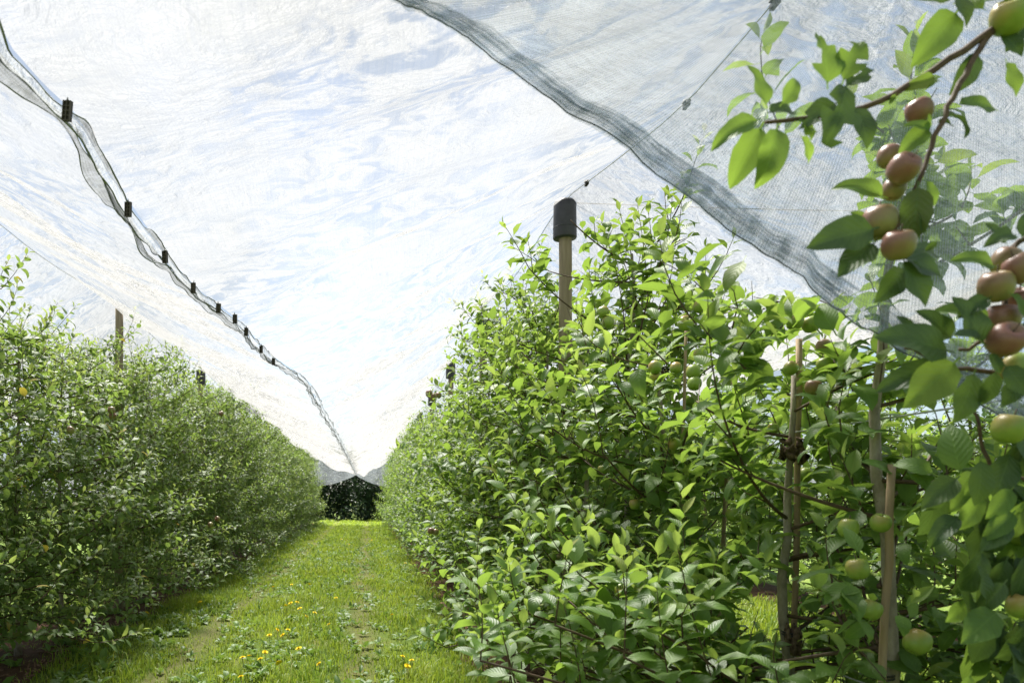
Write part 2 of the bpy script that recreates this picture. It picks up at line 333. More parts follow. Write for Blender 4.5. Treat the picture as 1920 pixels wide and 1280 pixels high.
def shoot(rng, lv, p, d, ln, step, size, path_out=None):
    """a leafy shoot: curved axis with leaves in a spiral, small young leaves at its tip"""
    n = max(3, int(ln / step)); t = np.linspace(0, 1, n)
    d = nrm(d); cur = nrm(UP * rng.uniform(.15, .6) + rng.normal(0, .25, 3))
    ax = nrm(d[None] * (1 - .45 * t[:, None]) + cur[None] * .6 * t[:, None]); pts = p + np.cumsum(ax * ln / n, 0)
    a = np.arange(n) * 2.4 + rng.uniform(0, 6.3) + rng.normal(0, .25, n)
    s1 = nrm(np.cross(ax, [.3, .2, .93])); s2 = np.cross(ax, s1)
    rad = np.cos(a)[:, None] * s1 + np.sin(a)[:, None] * s2
    op = np.clip(1.35 - .8 * t ** 1.6 + rng.normal(0, .16, n), .3, 1.7)[:, None]
    ld = np.cos(op) * ax + np.sin(op) * rad
    nn = ax * .55 + UP * .75 - rad * .1 + rng.normal(0, .2, (n, 3))
    L_ = size * np.clip(1.08 - .5 * t ** 2.5, .3, 2) * rng.uniform(.72, 1.2, n)
    k = np.where(t > .78, rng.integers(7, 10, n), rng.integers(0, 7, n)); k = np.where((t > .5) & (rng.random(n) < .3), rng.integers(7, 10, n), k)
    lv.add(pts, ld, nn, L_, k)
    if path_out is not None: path_out.append((np.vstack([p, pts]), np.linspace(.0032, .0013, n + 1)))
def gen_tree(seed, H, reach, size=.078, dens=1., lo=.42, alley=0, bush=1., lean=(0, 0), cutlo=0, step=.026, taper=.62):
    rng = np.random.default_rng(seed); lv = Leaves(); limbs = []; twigs = []
    zt = np.linspace(0, H * .93, 14)
    tr = np.stack([lean[0] * zt / H + .025 * wob(zt, seed, 2.2) * np.minimum(zt, 1), lean[1] * zt / H + .025 * wob(zt, seed + 1, 2.2) * np.minimum(zt, 1), zt], 1)
    trad = .027 * (1 - .75 * zt / H) + .012 * np.exp(-zt * 8)
    n = int(H * 8.5 * bush); hs = np.linspace(lo, H * .92, n) + rng.normal(0, .04, n)
    for i, h in enumerate(hs):
        h = min(max(h, .3), H * .92); az = i * 2.4 + rng.normal(0, .35)
        f = (h - lo) / (H - lo); ln = reach * (1 - taper * max(f, 0) ** 1.2) * rng.uniform(.62, 1.15)
        rise = rng.uniform(-.3 if h < 1 else -.1, .5); d0 = np.array([math.cos(az) * math.cos(rise), math.sin(az) * math.cos(rise), math.sin(rise)])
        if alley and d0[0] * alley > .2: ln *= 1.08
        b = np.array([np.interp(h, zt, tr[:, j]) for j in range(3)])
        t = np.linspace(0, 1, 9); dirs = nrm(d0[None] + UP[None] * (rng.uniform(-.35, .95) * t[:, None] ** 1.5) + .12 * rng.normal(0, 1, 3)[None] * t[:, None])
        pts = b + np.concatenate([[np.zeros(3)], np.cumsum(dirs[1:] * ln / 8, 0)])
        limbs.append((pts, np.linspace(.009 - .004 * f, .0032, 9)))
        s = .1
        while s < .98:
            q = s * 8; j = min(int(q), 7); pp = pts[j] + (pts[j + 1] - pts[j]) * (q - j); ax = dirs[j]
            sd_ = nrm(np.cross(ax, UP)) * rng.choice([-1, 1]); u = rng.random()
            if u < .42:                                # spur rosette
                m = rng.integers(4, 7); a = rng.uniform(0, 6.3) + np.arange(m) * 6.283 / m + rng.normal(0, .3, m)
                axs = nrm(UP * .8 + sd_ * rng.uniform(-.8, .8)); e1 = nrm(np.cross(axs, ax + .01)); e2 = np.cross(axs, e1)
                rd = np.cos(a)[:, None] * e1 + np.sin(a)[:, None] * e2
                lv.add(np.repeat((pp + axs * .012)[None], m, 0), rd * .9 + axs * rng.uniform(.1, .6, m)[:, None], axs + UP * .5 + rng.normal(0, .25, (m, 3)), size * rng.uniform(.65, 1.12, m), rng.integers(0, 7, m))
            else:
                shoot(rng, lv, pp, sd_ * rng.uniform(.2, .9) + ax * rng.uniform(.1, .7) + UP * (rng.uniform(-.15, .9) if u < .9 else 1.6), (rng.uniform(.07, .26) if u < .9 else rng.uniform(.28, .48)) * (1.15 - .4 * f), step, size * rng.uniform(.85, 1.05), twigs)
            s += rng.uniform(.055, .1) / max(ln, .25) / dens
        shoot(rng, lv, pts[-1], dirs[-1] + UP * rng.uniform(.1, .7), rng.uniform(.16, .36), step, size, twigs)
    for _ in range(2): shoot(rng, lv, tr[-1] + rng.normal(0, .01, 3), UP + rng.normal(0, .18, 3), rng.uniform(.25, .4), step, size, twigs)
    lv.cat()
    if cutlo: lv.keep(lv.P[:, 2] > cutlo)
    return dict(trunk=(tr, trad), limbs=limbs, twigs=twigs, lv=lv)
def cull(t, m): t['lv'].keep(m)
def prune(t, org, bad):                                # drop limbs and twigs that mostly lie where bad(world points) holds
    for k in ('limbs', 'twigs'): t[k] = [x for x in t[k] if bad(x[0] + org).mean() < .3]
def build_tree(t, loc, mats, lod, picked=None, label=None, group=None, limb_parts=True):
    root = empty('apple_tree', loc); tag(root, label, 'tree', group)
    q = MB(); tube(q, *t['trunk'], sides=8); q.build('trunk', M['bark'], root)
    if limb_parts:
        for pts, rd in t['limbs']: q = MB(); tube(q, pts, rd, 5); q.build('branch', M['twig'], root)
        q = MB(); [tube(q, a[np.r_[0:len(a) - 1:3, len(a) - 1]], b[np.r_[0:len(b) - 1:3, len(b) - 1]], 3, False) for a, b in t['twigs']]; tag(q.build('twigs', M['twig'], root), kind='stuff')
    else:
        q = MB(); [tube(q, a[::2], b[::2], 4, False) for a, b in t['limbs']]; [tube(q, a[::3], b[::3], 3, False) for a, b in t['twigs'] if len(a) > 6]
        q.build('branches', M['twig'], root)
    lv = t['lv']; sel = np.ones(len(lv.P), bool)
    if picked is not None and len(picked):
        sel[picked] = False
        for i in picked:
            o = bpy.data.objects.new('leaf', leaf_mesh(int(lv.K[i]), mats[1] if lv.K[i] >= 7 else ('yellowleaf' if mats[0] == 'leafl' and i % 41 == 0 else mats[0]))); C.objects.link(o); o.parent = root
            s = np.cross(lv.N[i], lv.D[i]); a = np.eye(4); a[:3, 0] = lv.D[i] * lv.Ln[i]; a[:3, 1] = s * lv.Ln[i]; a[:3, 2] = lv.N[i] * lv.Ln[i]; a[:3, 3] = lv.P[i]
            o.matrix_basis = Matrix(a.tolist())
    tag(link(leaves_mesh('foliage', lv, sel, lod, mats), 'foliage', None, root), kind='stuff')
    return root
def copy_tree(root, loc, rz, sc_, label, group):
    r = root.copy(); C.objects.link(r); r.location = loc; r.rotation_euler = (0, 0, rz); r.scale = sc_; tag(r, label, 'tree', group)
    for ch in list(root.children):
        c = ch.copy(); C.objects.link(c); c.parent = r
    return r
def pick(trees, maxn, minpx=11):
    """the leaves that show largest: in frame, near the front of their 10-pixel cell"""
    buf = {}; info = []
    for ti, (t, loc) in enumerate(trees):
        lv = t['lv']; c = lv.P + lv.D * lv.Ln[:, None] * .6 + np.asarray(loc); x, y = proj(c)
        ok = (x > -20) & (x < 1940) & (y > -20) & (y < 1300) & (c[:, 1] > .5)
        info.append((x, y, c[:, 1], ok))
        for i in np.where(ok)[0]:
            k = (int(x[i] // 12), int(y[i] // 12)); buf[k] = min(buf.get(k, 1e9), c[i, 1])
    res = []
    for (t, loc), (x, y, Y, ok) in zip(trees, info):
        lv = t['lv']; q = [i for i in np.where(ok)[0] if Y[i] < buf[(int(x[i] // 12), int(y[i] // 12))] + .06 and lv.Ln[i] * FPX / Y[i] > minpx]
        q.sort(key=lambda i: -lv.Ln[i] / Y[i]); res.append(np.array(q[:maxn], int))
    return res
# ------------------------------------------------------------------ right row: the near trees
HEM = [(600, -95, 1.72), (740, 0, 1.72), (900, 95, 1.73), (1160, 278, 1.75), (1400, 455, 1.72), (1560, 575, 1.66), (1700, 672, 1.6), (1900, 800, 1.55), (2080, 905, 1.5)]
hem3 = np.array([P(*h) for h in HEM])
def hem_y(px): return np.interp(px, [h[0] for h in HEM], [h[1] for h in HEM])
NEAR = [  # distance, height, reach, seed, lean, label
    (2.12, 2.55, .72, 3, (.05, 0), 'apple tree with slanting trunk tied to a wooden stake, top behind the loose net'),
    (2.56, 1.95, .72, 14, (0, 0), 'low open apple tree with a bare knobbly grey trunk and broken bark collar'),
    (3.5, 2.05, .8, 25, (-.09, 0), 'apple tree with leaning trunk and green apples next to the tall leafy tree'),
    (4.15, 2.95, .82, 36, (0, 0), 'tall leafy apple tree just in front of the black capped post'),
    (5.0, 2.5, .85, 47, (0, 0), 'apple tree with low spreading branches at the foot of the black capped post'),
    (6.0, 2.95, .8, 58, (0, 0), 'apple tree directly behind the nearest black capped post'),
    (6.9, 3.45, .8, 69, (0, 0), 'slender tall apple tree with its leader rising beside the black capped post'),
    (7.8, 3.3, .8, 71, (0, 0), 'bushy apple tree between the first and second black capped posts')]
APPLES = [(1130, 585, 11, 3.72, 3, 0), (1140, 604, 11, 3.7, 3, 0), (1228, 688, 12, 3.1, 2, 0), (1229, 706, 11, 3.12, 2, 0), (1300, 697, 13, 3.2, 2, 0), (1302, 719, 13, 3.18, 2, 0), (1313, 664, 12, 3.25, 2, 0), (1285, 606, 14, 3.3, 2, 0), (1311, 575, 11, 3.6, 3, 0),
        (1490, 603, 15, 2.4, 1, 0), (1520, 608, 16, 2.42, 1, 0), (1547, 684, 15, 2.4, 1, 0), (1525, 726, 15, 2.38, 1, 1), (1483, 690, 13, 2.62, 1, 0), (1545, 650, 14, 2.5, 1, 1), (1450, 803, 10, 2.6, 1, 0), (1651, 980, 18, 1.98, 0, 0), (1591, 990, 18, 2.02, 0, 0), (1608, 1066, 20, 1.96, 0, 0), (1633, 1143, 19, 1.94, 0, 0), (1720, 1203, 23, 1.95, 0, 0), (1760, 942, 23, 1.9, 0, 0), (1510, 890, 13, 2.75, 1, 0),
        (1165, 1107, 13, 2.85, 2, 0), (1265, 833, 12, 3.2, 2, 0), (1267, 690, 11, 3.3, 2, 0), (1036, 1043, 8, 4.3, 4, 0), (1045, 1048, 8, 4.32, 4, 1), (930, 872, 7, 5.4, 5, 0), (1130, 880, 9, 4, 3, 0), (1150, 772, 9, 4, 3, 0), (805, 738, 7, 8.4, 7, 1), (812, 744, 7, 8.4, 7, 1), (822, 741, 6, 8.45, 7, 1), (808, 995, 6, 6.9, 6, 1), (817, 997, 6, 6.9, 6, 1), (1375, 965, 13, 3.1, 2, 0), (1190, 945, 10, 3.5, 3, 0), (1110, 745, 9, 4, 3, 0)]   # pixel, pixel radius, distance, tree, blush
SHOOTS = [(930, 1300, 885, 1130, 2.75, 2), (1262, 1310, 1215, 1105, 2.2, 1), (1352, 1320, 1240, 1020, 2.25, 1), (1180, 1240, 1130, 1040, 2.5, 2), (1130, 850, 1108, 650, 3.2, 2), (1300, 1130, 1262, 930, 2.6, 1), (1010, 1080, 985, 930, 3.3, 3), (1570, 900, 1530, 790, 2.3, 1), (1230, 800, 1245, 680, 3.1, 2),
          (1090, 1300, 1075, 1120, 2.35, 1), (1480, 1320, 1400, 1190, 2.0, 0), (1560, 1330, 1545, 1210, 1.95, 0), (1405, 830, 1385, 690, 2.9, 2), (1560, 1090, 1540, 1000, 2.1, 0), (1690, 1310, 1620, 1225, 1.9, 0), (1000, 640, 988, 450, 5.75, 5), (960, 640, 950, 520, 6.2, 5), (1070, 800, 1060, 660, 4.6, 4), (960, 900, 945, 770, 4.8, 4), (1215, 560, 1205, 375, 3.9, 3), (1330, 620, 1310, 470, 3.8, 3), (1170, 600, 1150, 400, 4.0, 3), (1250, 560, 1275, 430, 4.0, 3), (1400, 640, 1370, 520, 3.7, 3)]
hr = np.random.default_rng(19)
for _ in range(26):
    a = hr.uniform(880, 1440); b = hr.uniform(1130, 1340); y_ = hr.uniform(2.1, 3.1); SHOOTS.append((a, b, a + hr.normal(-18, 25), b - hr.uniform(90, 170), y_, 1 if y_ < 2.6 else 2))
for _ in range(14):
    a = hr.uniform(1520, 1800); b = hr.uniform(780, 1300); SHOOTS.append((a, b, a + hr.normal(-15, 30), b - hr.uniform(60, 110), hr.uniform(2.3, 2.6), int(hr.integers(0, 2))))
def hand_shoot(t, loc, a):                             # an upright leafy shoot and the limb that carries it
    b, e = P(a[0], a[1], a[4]) - loc, P(a[2], a[3], a[4] - .03) - loc; lv = Leaves(); tw = []
    shoot(hr, lv, b, e - b, np.linalg.norm(e - b), .024, .1, tw); lv.cat(); o = t['lv']
    for k in ('P', 'D', 'N', 'Ln', 'K'): setattr(o, k, np.concatenate([getattr(o, k), getattr(lv, k)]))
    p0 = np.array([0, 0, max(.3, b[2] - .25)]); t['limbs'].append((spl([p0, p0 * .5 + b * .5 - [0, 0, .05], b], 9), np.linspace(.007, .0036, 9))); t['twigs'] += tw
near = []
for Y, H, rc, sd_, ln_, lb in NEAR:
    t = gen_tree(sd_, H, rc * 1.25, size=.098, dens=1.6, lo=.28, alley=-1, bush=1.9 if Y > 3 else 1.6, lean=ln_)
    loc = np.array([ROWR, Y, 0]); c = t['lv'].P + t['lv'].D * t['lv'].Ln[:, None] * .5 + loc; x, y = proj(c)
    for a in SHOOTS:
        if a[5] == len(near): hand_shoot(t, loc, a)
    c = t['lv'].P + t['lv'].D * t['lv'].Ln[:, None] * .5 + loc
    def bad(w_, Y=Y):
        x, y = proj(w_); b = np.zeros(len(w_), bool)
        b |= (x > 1452) & (x < 1520) & (y > 640) & (y < 1235) & (w_[:, 1] < 2.62)                   # the bare trunk shows
        b |= (x > 1625) & (x < 1690) & (y > 890) & (y < 1240) & (w_[:, 1] < 2.15)
        b |= (x > 1262) & (x < 1305) & (y > 655) & (y < 775) & (w_[:, 1] < 3.5)
        b |= (x > 1308) & (x < 1372) & (y > 890) & (y < 1030) & (w_[:, 1] < 3.5)
        b |= (x > 1026) & (x < 1092) & (y < 505) & (w_[:, 1] < 8.5)
        b |= (x > 1042) & (x < 1078) & (y < 600) & (w_[:, 1] < 5.6)
        b |= (w_[:, 1] < 1.98) & (y < hem_y(x) + 40)                                                 # behind the loose net
        b |= (w_[:, 1] < 1.72)
        b |= (x > 1385) & (x < 1625) & (y > 250) & (y < 560) & (w_[:, 1] < 4)                         # open sky gap beside the loose net
        b |= (x > 1425) & (x < 1475) & (y > 640) & (y < 705)
        b |= (x > 1380) & (x < 1470) & (y > 1090) & (y < 1200) & (w_[:, 1] < 4)                       # gap down to the next alley
        for ax, ay, ar_, aY, *_ in APPLES: b |= ((x - ax) ** 2 + (y - ay) ** 2 < (ar_ * 1.4) ** 2) & (w_[:, 1] < aY + .02)
        return b
    cull(t, ~bad(c)); prune(t, loc, bad); near.append((t, loc))
picks = pick(near, 280)
roots = []
for (t, loc), pk, q in zip(near, picks, NEAR):
    roots.append(build_tree(t, loc.tolist(), ('leaf', 'young'), 'near' if q[0] < 4 else 'mid', pk, q[5], None))
# mid and far trees of the right row: four built, the rest copies
rng = np.random.default_rng(5)
def variants(seed, n, H, reach, mats, lod, **kw): return [gen_tree(seed + 10 * i, H * (1 + .05 * ((i % 3) - 1)), reach, **kw) for i in range(n)]
def row(x0, ys, vs, mats, lod, label, group, hs=(.93, 1.1), bury=None):
    protos = [None] * len(vs); last = -1
    for Y in ys:
        k = int(rng.integers(len(vs)));  k = (k + 1) % len(vs) if k == last else k; last = k
        loc = (x0 + rng.normal(0, .04), Y + rng.normal(0, .06), 0); s = rng.uniform(*hs)
        if protos[k] is None:
            protos[k] = build_tree(vs[k], loc, mats, lod, None, label, group, False); protos[k].scale = (1, 1, s)
        else: copy_tree(protos[k], loc, rng.choice([0, math.pi]) + rng.normal(0, .25), (rng.uniform(.92, 1.08), 1, s), label, group)
vr = variants(300, 4, 3.15, .98, 0, 0, size=.092, dens=1.35, lo=.3, bush=1.7)
row(ROWR, np.arange(8.7, 16.5, .9), vr, ('leaf', 'young'), 'mid', 'leafy apple tree in the row running past the second black capped post', 'apple trees along the right of the grass alley', (.84, .97))
vf = variants(400, 3, 3.1, .98, 0, 0, size=.1, dens=1.15, lo=.3, bush=1.6)
row(ROWR, np.arange(16.9, 37.4, .9), vf, ('leaf', 'young'), 'far', 'distant apple tree in the narrowing row on the post side of the alley', 'far apple trees right of the alley', (1.02, 1.18))
row(ROW3, np.arange(3.4, 24, 1.), vr, ('leaf', 'young'), 'mid', 'apple tree in the next row seen through the open trunks', 'apple trees of the row behind', (.86, 1.0))
# ------------------------------------------------------------------ left row: dense hedge of smaller leaves
HP = dict(size=.084, dens=1.75, lo=.22, alley=1, bush=2.25, step=.024, taper=.42)
nl = []
LY = [2.9, 3.75, 4.6, 5.5, 6.4, 7.3, 8.2]
LL = ['apple tree ending the dense hedge over bare soil', 'dense apple tree with yellowing leaves and long shoots at the open end of the hedge', 'dense dark apple tree over bare soil and weeds in the hedge',
      'dense apple tree with upright tip shoots two trees before the bare wooden post', 'bushy apple tree just before the bare wooden post in the hedge',
      'bushy apple tree beside the bare wooden post in the hedge', 'apple tree just beyond the bare wooden post in the hedge']
for i, Y in enumerate(LY):
    t = gen_tree(500 + 7 * i, 2.62 + .07 * i, 1.05, **HP); nl.append((t, np.array([ROWL, Y, 0])))
pl = pick(nl, 280, 9)
lroots = []
for (t, loc), pk, lb in zip(nl, pl, LL): lroots.append(build_tree(t, loc.tolist(), ('leafl', 'youngl'), 'mid' if loc[1] < 6 else 'far', pk, lb, None))
vl = variants(700, 4, 3.15, 1.0, 0, 0, **HP)
row(ROWL, np.arange(9.1, 18, .9), vl, ('leafl', 'youngl'), 'far', 'dense hedge-like apple tree in the row past the bare wooden post', 'apple trees along the left of the grass alley', (1.03, 1.15))
vl2 = variants(800, 3, 3.1, 1.0, 0, 0, size=.1, dens=1.3, lo=.22, bush=1.8, taper=.45)
row(ROWL, np.arange(18.1, 37.4, .9), vl2, ('leafl', 'youngl'), 'far', 'distant hedge-like apple tree in the narrowing row opposite the posts', 'far apple trees left of the alley', (1.03, 1.17))
# ------------------------------------------------------------------ dark trees closing the alley
def dark_tree(seed, H, Wd):
    r = np.random.default_rng(seed); lv = Leaves(); n = 6500
    cen = np.stack([r.normal(0, .42 * Wd, 60), r.normal(0, .42 * Wd, 60), r.uniform(.02, .95, 60) * H], 1)
    i = r.integers(0, 60, n); p = cen[i] + r.normal(0, .3, (n, 3)); p = p[p[:, 2] > .02]; n = len(p)
    lv.add(p, r.normal(0, 1, (n, 3)) + [0, 0, -.2], UP + r.normal(0, .6, (n, 3)), r.uniform(.13, .23, n), r.integers(0, 7, n)); lv.cat()
    tr = np.array([[0, 0, 0], [.05, 0, H * .4], [0, .05, H * .9]])
    return dict(lv=lv, trunk=(tr, np.array([.14, .1, .03])), limbs=[(np.array([[0, 0, H * .3], c * .5 + [0, 0, H * .2], c]), np.array([.05, .035, .012])) for c in cen[:14]])
dt = [dark_tree(900 + i, 3.7, 1.6) for i in range(2)]; dp = [None, None]
for i, x in enumerate(np.arange(-9, 10, 1.5)):
    k = i % 2; loc = (float(x), 44 + (i * 7 % 3) * .7, 0); lb, gp = 'dark broadleaf tree closing off the far end of the grass alley', 'dark trees at the end of the alley'
    if dp[k] is None:
        r_ = empty('dark_tree', loc); tag(r_, lb, 'tree', gp); q = MB(); tube(q, *dt[k]['trunk'], sides=8); q.build('trunk', M['twig'], r_)
        q = MB(); [tube(q, np.asarray(a), b, 5) for a, b in dt[k]['limbs']]; q.build('limbs', M['twig'], r_)
        tag(link(leaves_mesh('crown', dt[k]['lv'], np.ones(len(dt[k]['lv'].P), bool), 'far', ('leafd', 'leafd')), 'crown', None, r_), kind='stuff'); dp[k] = r_
    else: copy_tree(dp[k], loc, i * 1.3, (1, 1, 1 + .06 * (i % 3)), lb, gp)
# ------------------------------------------------------------------ posts, caps, wires, stakes
def post(x, Y, top, cap, label, group=None, seed=0):
    r_ = empty('trellis_post', (x, Y, 0)); tag(r_, label, 'post', group)
    zz = np.linspace(0, top - (.03 if cap else 0), 16); q = MB(); tube(q, np.stack([.006 * wob(zz, seed, 2), 0 * zz, zz], 1), .053 - .002 * zz, 14); q.build('pole', M['wood'], r_)
    if cap:
        q = MB(); tube(q, [[0, 0, top - .275], [0, 0, top - .268], [0, 0, top - .02], [0, 0, top]], [.083, .0855, .0815, .076], 20); q.build('cap', M['cap'], r_)
        q = MB(); tube(q, [[0, 0, top - .2], [0, 0, top - .194]], [.0862, .0862], 20); q.build('cap_ring', M['cap'], r_)
for i, Y in enumerate([5.5, 9.4, 13.1, 17, 20.8, 24, 28, 32, 36]):
    post(ROWR, Y, 3.57 if i == 0 else 3.74, True, ['weathered round wooden post with a black plastic cap holding up the net', 'second wooden post with a black cap poking out above the leaves'][i] if i < 2 else 'distant black capped post half hidden in the row', None if i < 2 else 'far capped posts right of the alley', i)
for i, Y in enumerate([9, 13.4, 17.8, 22.2, 26.8, 31, 36]):
    post(ROWL, Y, 3.66, i > 0, 'bare round wooden post top standing above the dense hedge' if i == 0 else 'dark capped post top showing above the dense hedge', None if i == 0 else 'far capped posts above the hedge', 20 + i)
for i, Y in enumerate([5.5, 9.4, 13.1, 17]): post(ROW3, Y, 3.57, True, 'black capped post in the row behind the open trunks', 'posts of the row behind', 40 + i)
def wire(pts, r_, label, n=40, m='wire', group=None, name='trellis_wire'):
    q = MB(); tube(q, spl(pts, n), r_, 5); return tag(q.build(name, M[m]), label, 'wire', group)
for z, lb in ((1.63, 'pale trellis wire at eye level running through the trees of the capped posts'), (.85, 'low trellis wire near the foot of the open trunks')):
    wire([[ROWR + .03, -1, z], [ROWR + .03, 5.5, z - .01], [ROWR + .03, 20, z], [ROWR + .03, 37, z]], .0028, lb)
wire([[ROW3, 1, 1.6], [ROW3, 12, 1.6], [ROW3, 24, 1.6]], .0025, 'trellis wire in the row behind the open trunks')
wire([[ROWR, 5.5, 3.56], [3.7, 5.5, 3.5], [ROW3, 5.5, 3.56]], .004, 'thin dark cross wire from the black capped post to the next row', m='cord')
def stake(x0, y0, x1, y1, Y, lb, r_=.0105):
    a, b = P(x1, y1, Y), P(x0, y0, Y); a2 = a + (a - b) * (max(a[2], .01) / (b[2] - a[2])); q = MB()
    t = np.linspace(0, 1, 12)[:, None]; tube(q, a2 + (b - a2) * t + .002 * np.random.default_rng(int(x0)).normal(0, 1, (12, 3)), r_, 7); return tag(q.build('wooden_stake', M['stake']), lb, 'stake')
stake(1500, 636, 1489, 1240, 2.62, 'straight brown wooden stake beside the bare knobbly trunk')
stake(1672, 870, 1655, 1255, 2.07, 'brown wooden stake against the slanting trunk')
stake(1378, 640, 1352, 1100, 3.42, 'thin leaning brown stake beside the leaning trunk', .009)
stake(1287, 600, 1284, 720, 3.4, 'short pale cane tied to the leaning trunk with black tie', .007)
# trunk details: burr collar, scar, ties
q = MB(); r_ = np.random.default_rng(8)
for _ in range(16):
    a = P(1487, 850, 2.54) - [ROWR, 2.56, 0] + [.03 * math.cos(_ * 2.4), .03 * math.sin(_ * 2.4), r_.uniform(-.035, .035)]
    tube(q, [a, a + r_.normal(0, .008, 3) + [0, 0, .012], a + r_.normal(0, .013, 3) + [0, 0, .026]], [.013, .012, .003], 5)
q.build('bark_collar', M['burr'], roots[1])
q = MB()
for _ in range(8):
    a = P(1487, 1215, 2.54) - [ROWR, 2.56, 0] + [.018 * math.cos(_ * 2.4), .018 * math.sin(_ * 2.4), r_.uniform(-.04, .04)]; tube(q, [a, a + [0, 0, .03], a + [0, 0, .06]], [.009, .011, .003], 5)
q.build('bark_scar', M['burr'], roots[1])
for pz, rt, Y, rr in ((1188, 1, 2.56, .03), (1266, 0, 2.12, .035)):
    z = CH + (VY - pz) / FPX * Y
    for dz in (0, .009): q = MB(); a = np.linspace(0, 6.283, 18); tube(q, np.stack([rr * np.cos(a), rr * np.sin(a) - .005, z + dz + .003 * np.sin(a)], 1), .0028, 5); q.build('tie', M['tie'], roots[rt])
q = MB(); a = np.linspace(0, 6.283, 18); z = CH + (VY - 688) / FPX * 3.45; tube(q, np.stack([.03 * np.cos(a) - .055, .03 * np.sin(a) - .03, z + 0 * a], 1), .004, 5); q.build('tie', M['tie'], roots[2])
# ------------------------------------------------------------------ hail net
SEAMPX = [(-260, -420, 1.12), (-110, -100, 1.12), (0, 100, 1.1), (60, 165, 1.1), (127, 225, 1.1), (185, 325, 1.1), (243, 405, 1.1), (305, 490, 1.09), (363, 548, 1.09), (440, 604, 1.08), (500, 668, 1.08), (556, 703, 1.08), (578, 722, 1.08), (605, 772, 1.07), (640, 832, 1.06), (658, 868, 1.06), (668, 889, 1.06)]
sp = []
for px, py, Hh in SEAMPX: Y = FPX * Hh / (VY - py); sp.append([(px - VX) / FPX * Y, Y, CH + Hh])
sp = np.array([[-.9, -3, 2.52]] + sp)
YEND = float(sp[-1, 1])
def seam(Y): return np.interp(Y, sp[:, 1], sp[:, 0]), np.interp(Y, sp[:, 1], sp[:, 2])
def ridge_r(Y): return np.interp(Y, [-3, 2.6, 3.44, 4.4, 5.5, 9.4], [3.3, 3.17, 3.2, 3.38, 3.6, 3.77]) - np.where(Y > 5.5, .1 * np.sin(np.pi * ((Y - 5.5) / 3.85 % 1)) ** 2, 0)
def ridge_l(Y): return 3.7 - .09 * np.sin(np.pi * ((Y - 9) / 4.5 % 1)) ** 2
ydist = np.concatenate([np.arange(-3, 1.5, .12), np.arange(1.5, 9, .045), np.arange(9, 20, .11), np.arange(20, YEND, .25), [YEND]])
def panel(name, parent, xa, za, xb, zb, sag, seed, y=ydist, nx=30, mt='net', amp=.03):
    """a sheet from edge a to edge b (functions of Y) sagging between them, with transverse folds"""
    t = np.linspace(0, 1, nx); A = np.stack([xa(y), y, za(y)], 1); B = np.stack([xb(y), y, zb(y)], 1)
    v = A[:, None] * (1 - t)[None, :, None] + B[:, None] * t[None, :, None]
    e = (4 * t * (1 - t)); v[:, :, 2] -= sag * e[None]
    r = np.random.default_rng(seed); yy = y[:, None] + .35 * np.sin(t * 3)[None] ; d = 0
    for k in range(9):
        f = r.uniform(2, 15); d = d + np.sin(yy * f + t[None] * r.uniform(-7, 7) + r.uniform(0, 6.3)) / (1 + .22 * f)
    d = d + .5 * np.sin(y[:, None] * 1.1 + r.uniform(0, 6))
    v[:, :, 2] += amp * d * (1 + np.clip(y, 0, 40) / 14)[:, None] * np.minimum(e * 1.6, 1)[None]
    W_ = np.linalg.norm(B - A, axis=1).mean(); uv = np.stack(np.broadcast_arrays(t[None] * W_ + seed * 3.7, y[:, None]), 2)
    n, m_ = len(y), nx; q = MB(); q.add(v.reshape(-1, 3), [[i * m_ + j, i * m_ + j + 1, (i + 1) * m_ + j + 1, (i + 1) * m_ + j] for i in range(n - 1) for j in range(m_ - 1)], uv.reshape(-1, 2))
    return q.build(name, M[mt], parent)
K = lambda c: (lambda y: np.full_like(y, c))
net = empty('hail_net', (0, 0, 0)); tag(net, 'white translucent hail net stretched over the grass alley, joined along a wavy seam', 'net')
panel('net_panel', net, K(ROWL), ridge_l, lambda y: seam(y)[0], lambda y: seam(y)[1], .1, 1)
panel('net_panel', net, lambda y: seam(y)[0] + .03, lambda y: seam(y)[1] + .012, K(ROWR), ridge_r, .1, 2)
# the two gathered hems of the seam
ys = np.concatenate([np.arange(1.2, 9, .03), np.arange(9, YEND, .12)])
for s_, (off, wd_, ph) in enumerate([(-.022, .055, 0), (.022, .045, 3)]):
    sx_, sz_ = seam(ys); c = np.stack([sx_ + off + .015 * wob(ys, 61 + s_, 4), ys, sz_ - .008 + .014 * wob(ys, 71 + s_, 5)], 1)
    tw = .9 * wob(ys, 81 + s_, 3) + (.3 if s_ else -.5); t = np.linspace(-.5, .5, 6); wv = wd_ * (1 + .35 * wob(ys, 91 + s_, 2.3))
    v = c[:, None] + (wv[:, None] * t[None])[:, :, None] * np.stack([np.cos(tw), 0 * tw, np.sin(tw)], 1)[:, None]; v[:, :, 2] += .012 * np.sin(t * 9 + ph)[None] * wob(ys, 99, 7)[:, None]
    uv = np.stack(np.broadcast_arrays(t[None] * wd_, ys[:, None]), 2); n = len(ys); q = MB()
    q.add(v.reshape(-1, 3), [[i * 6 + j, i * 6 + j + 1, (i + 1) * 6 + j + 1, (i + 1) * 6 + j] for i in range(n - 1) for j in range(5)], uv.reshape(-1, 2)); q.build('seam_hem', M['nethem'], net)
    for j in (0, 5):
        q = MB(); tube(q, v[:, j], .0022 + .0014 * np.clip(wob(ys, 5 + j, 6), -.9, 1.2), 5); q.build('hem_cord', M['seamcord'], net)
q = MB(); sx_, sz_ = seam(ys); tube(q, np.stack([sx_ + .02 * wob(ys, 33, 2.5), ys, sz_ + .01 * wob(ys, 34, 3)], 1), .0038, 5); q.build('hem_cord', M['seamcord'], net)
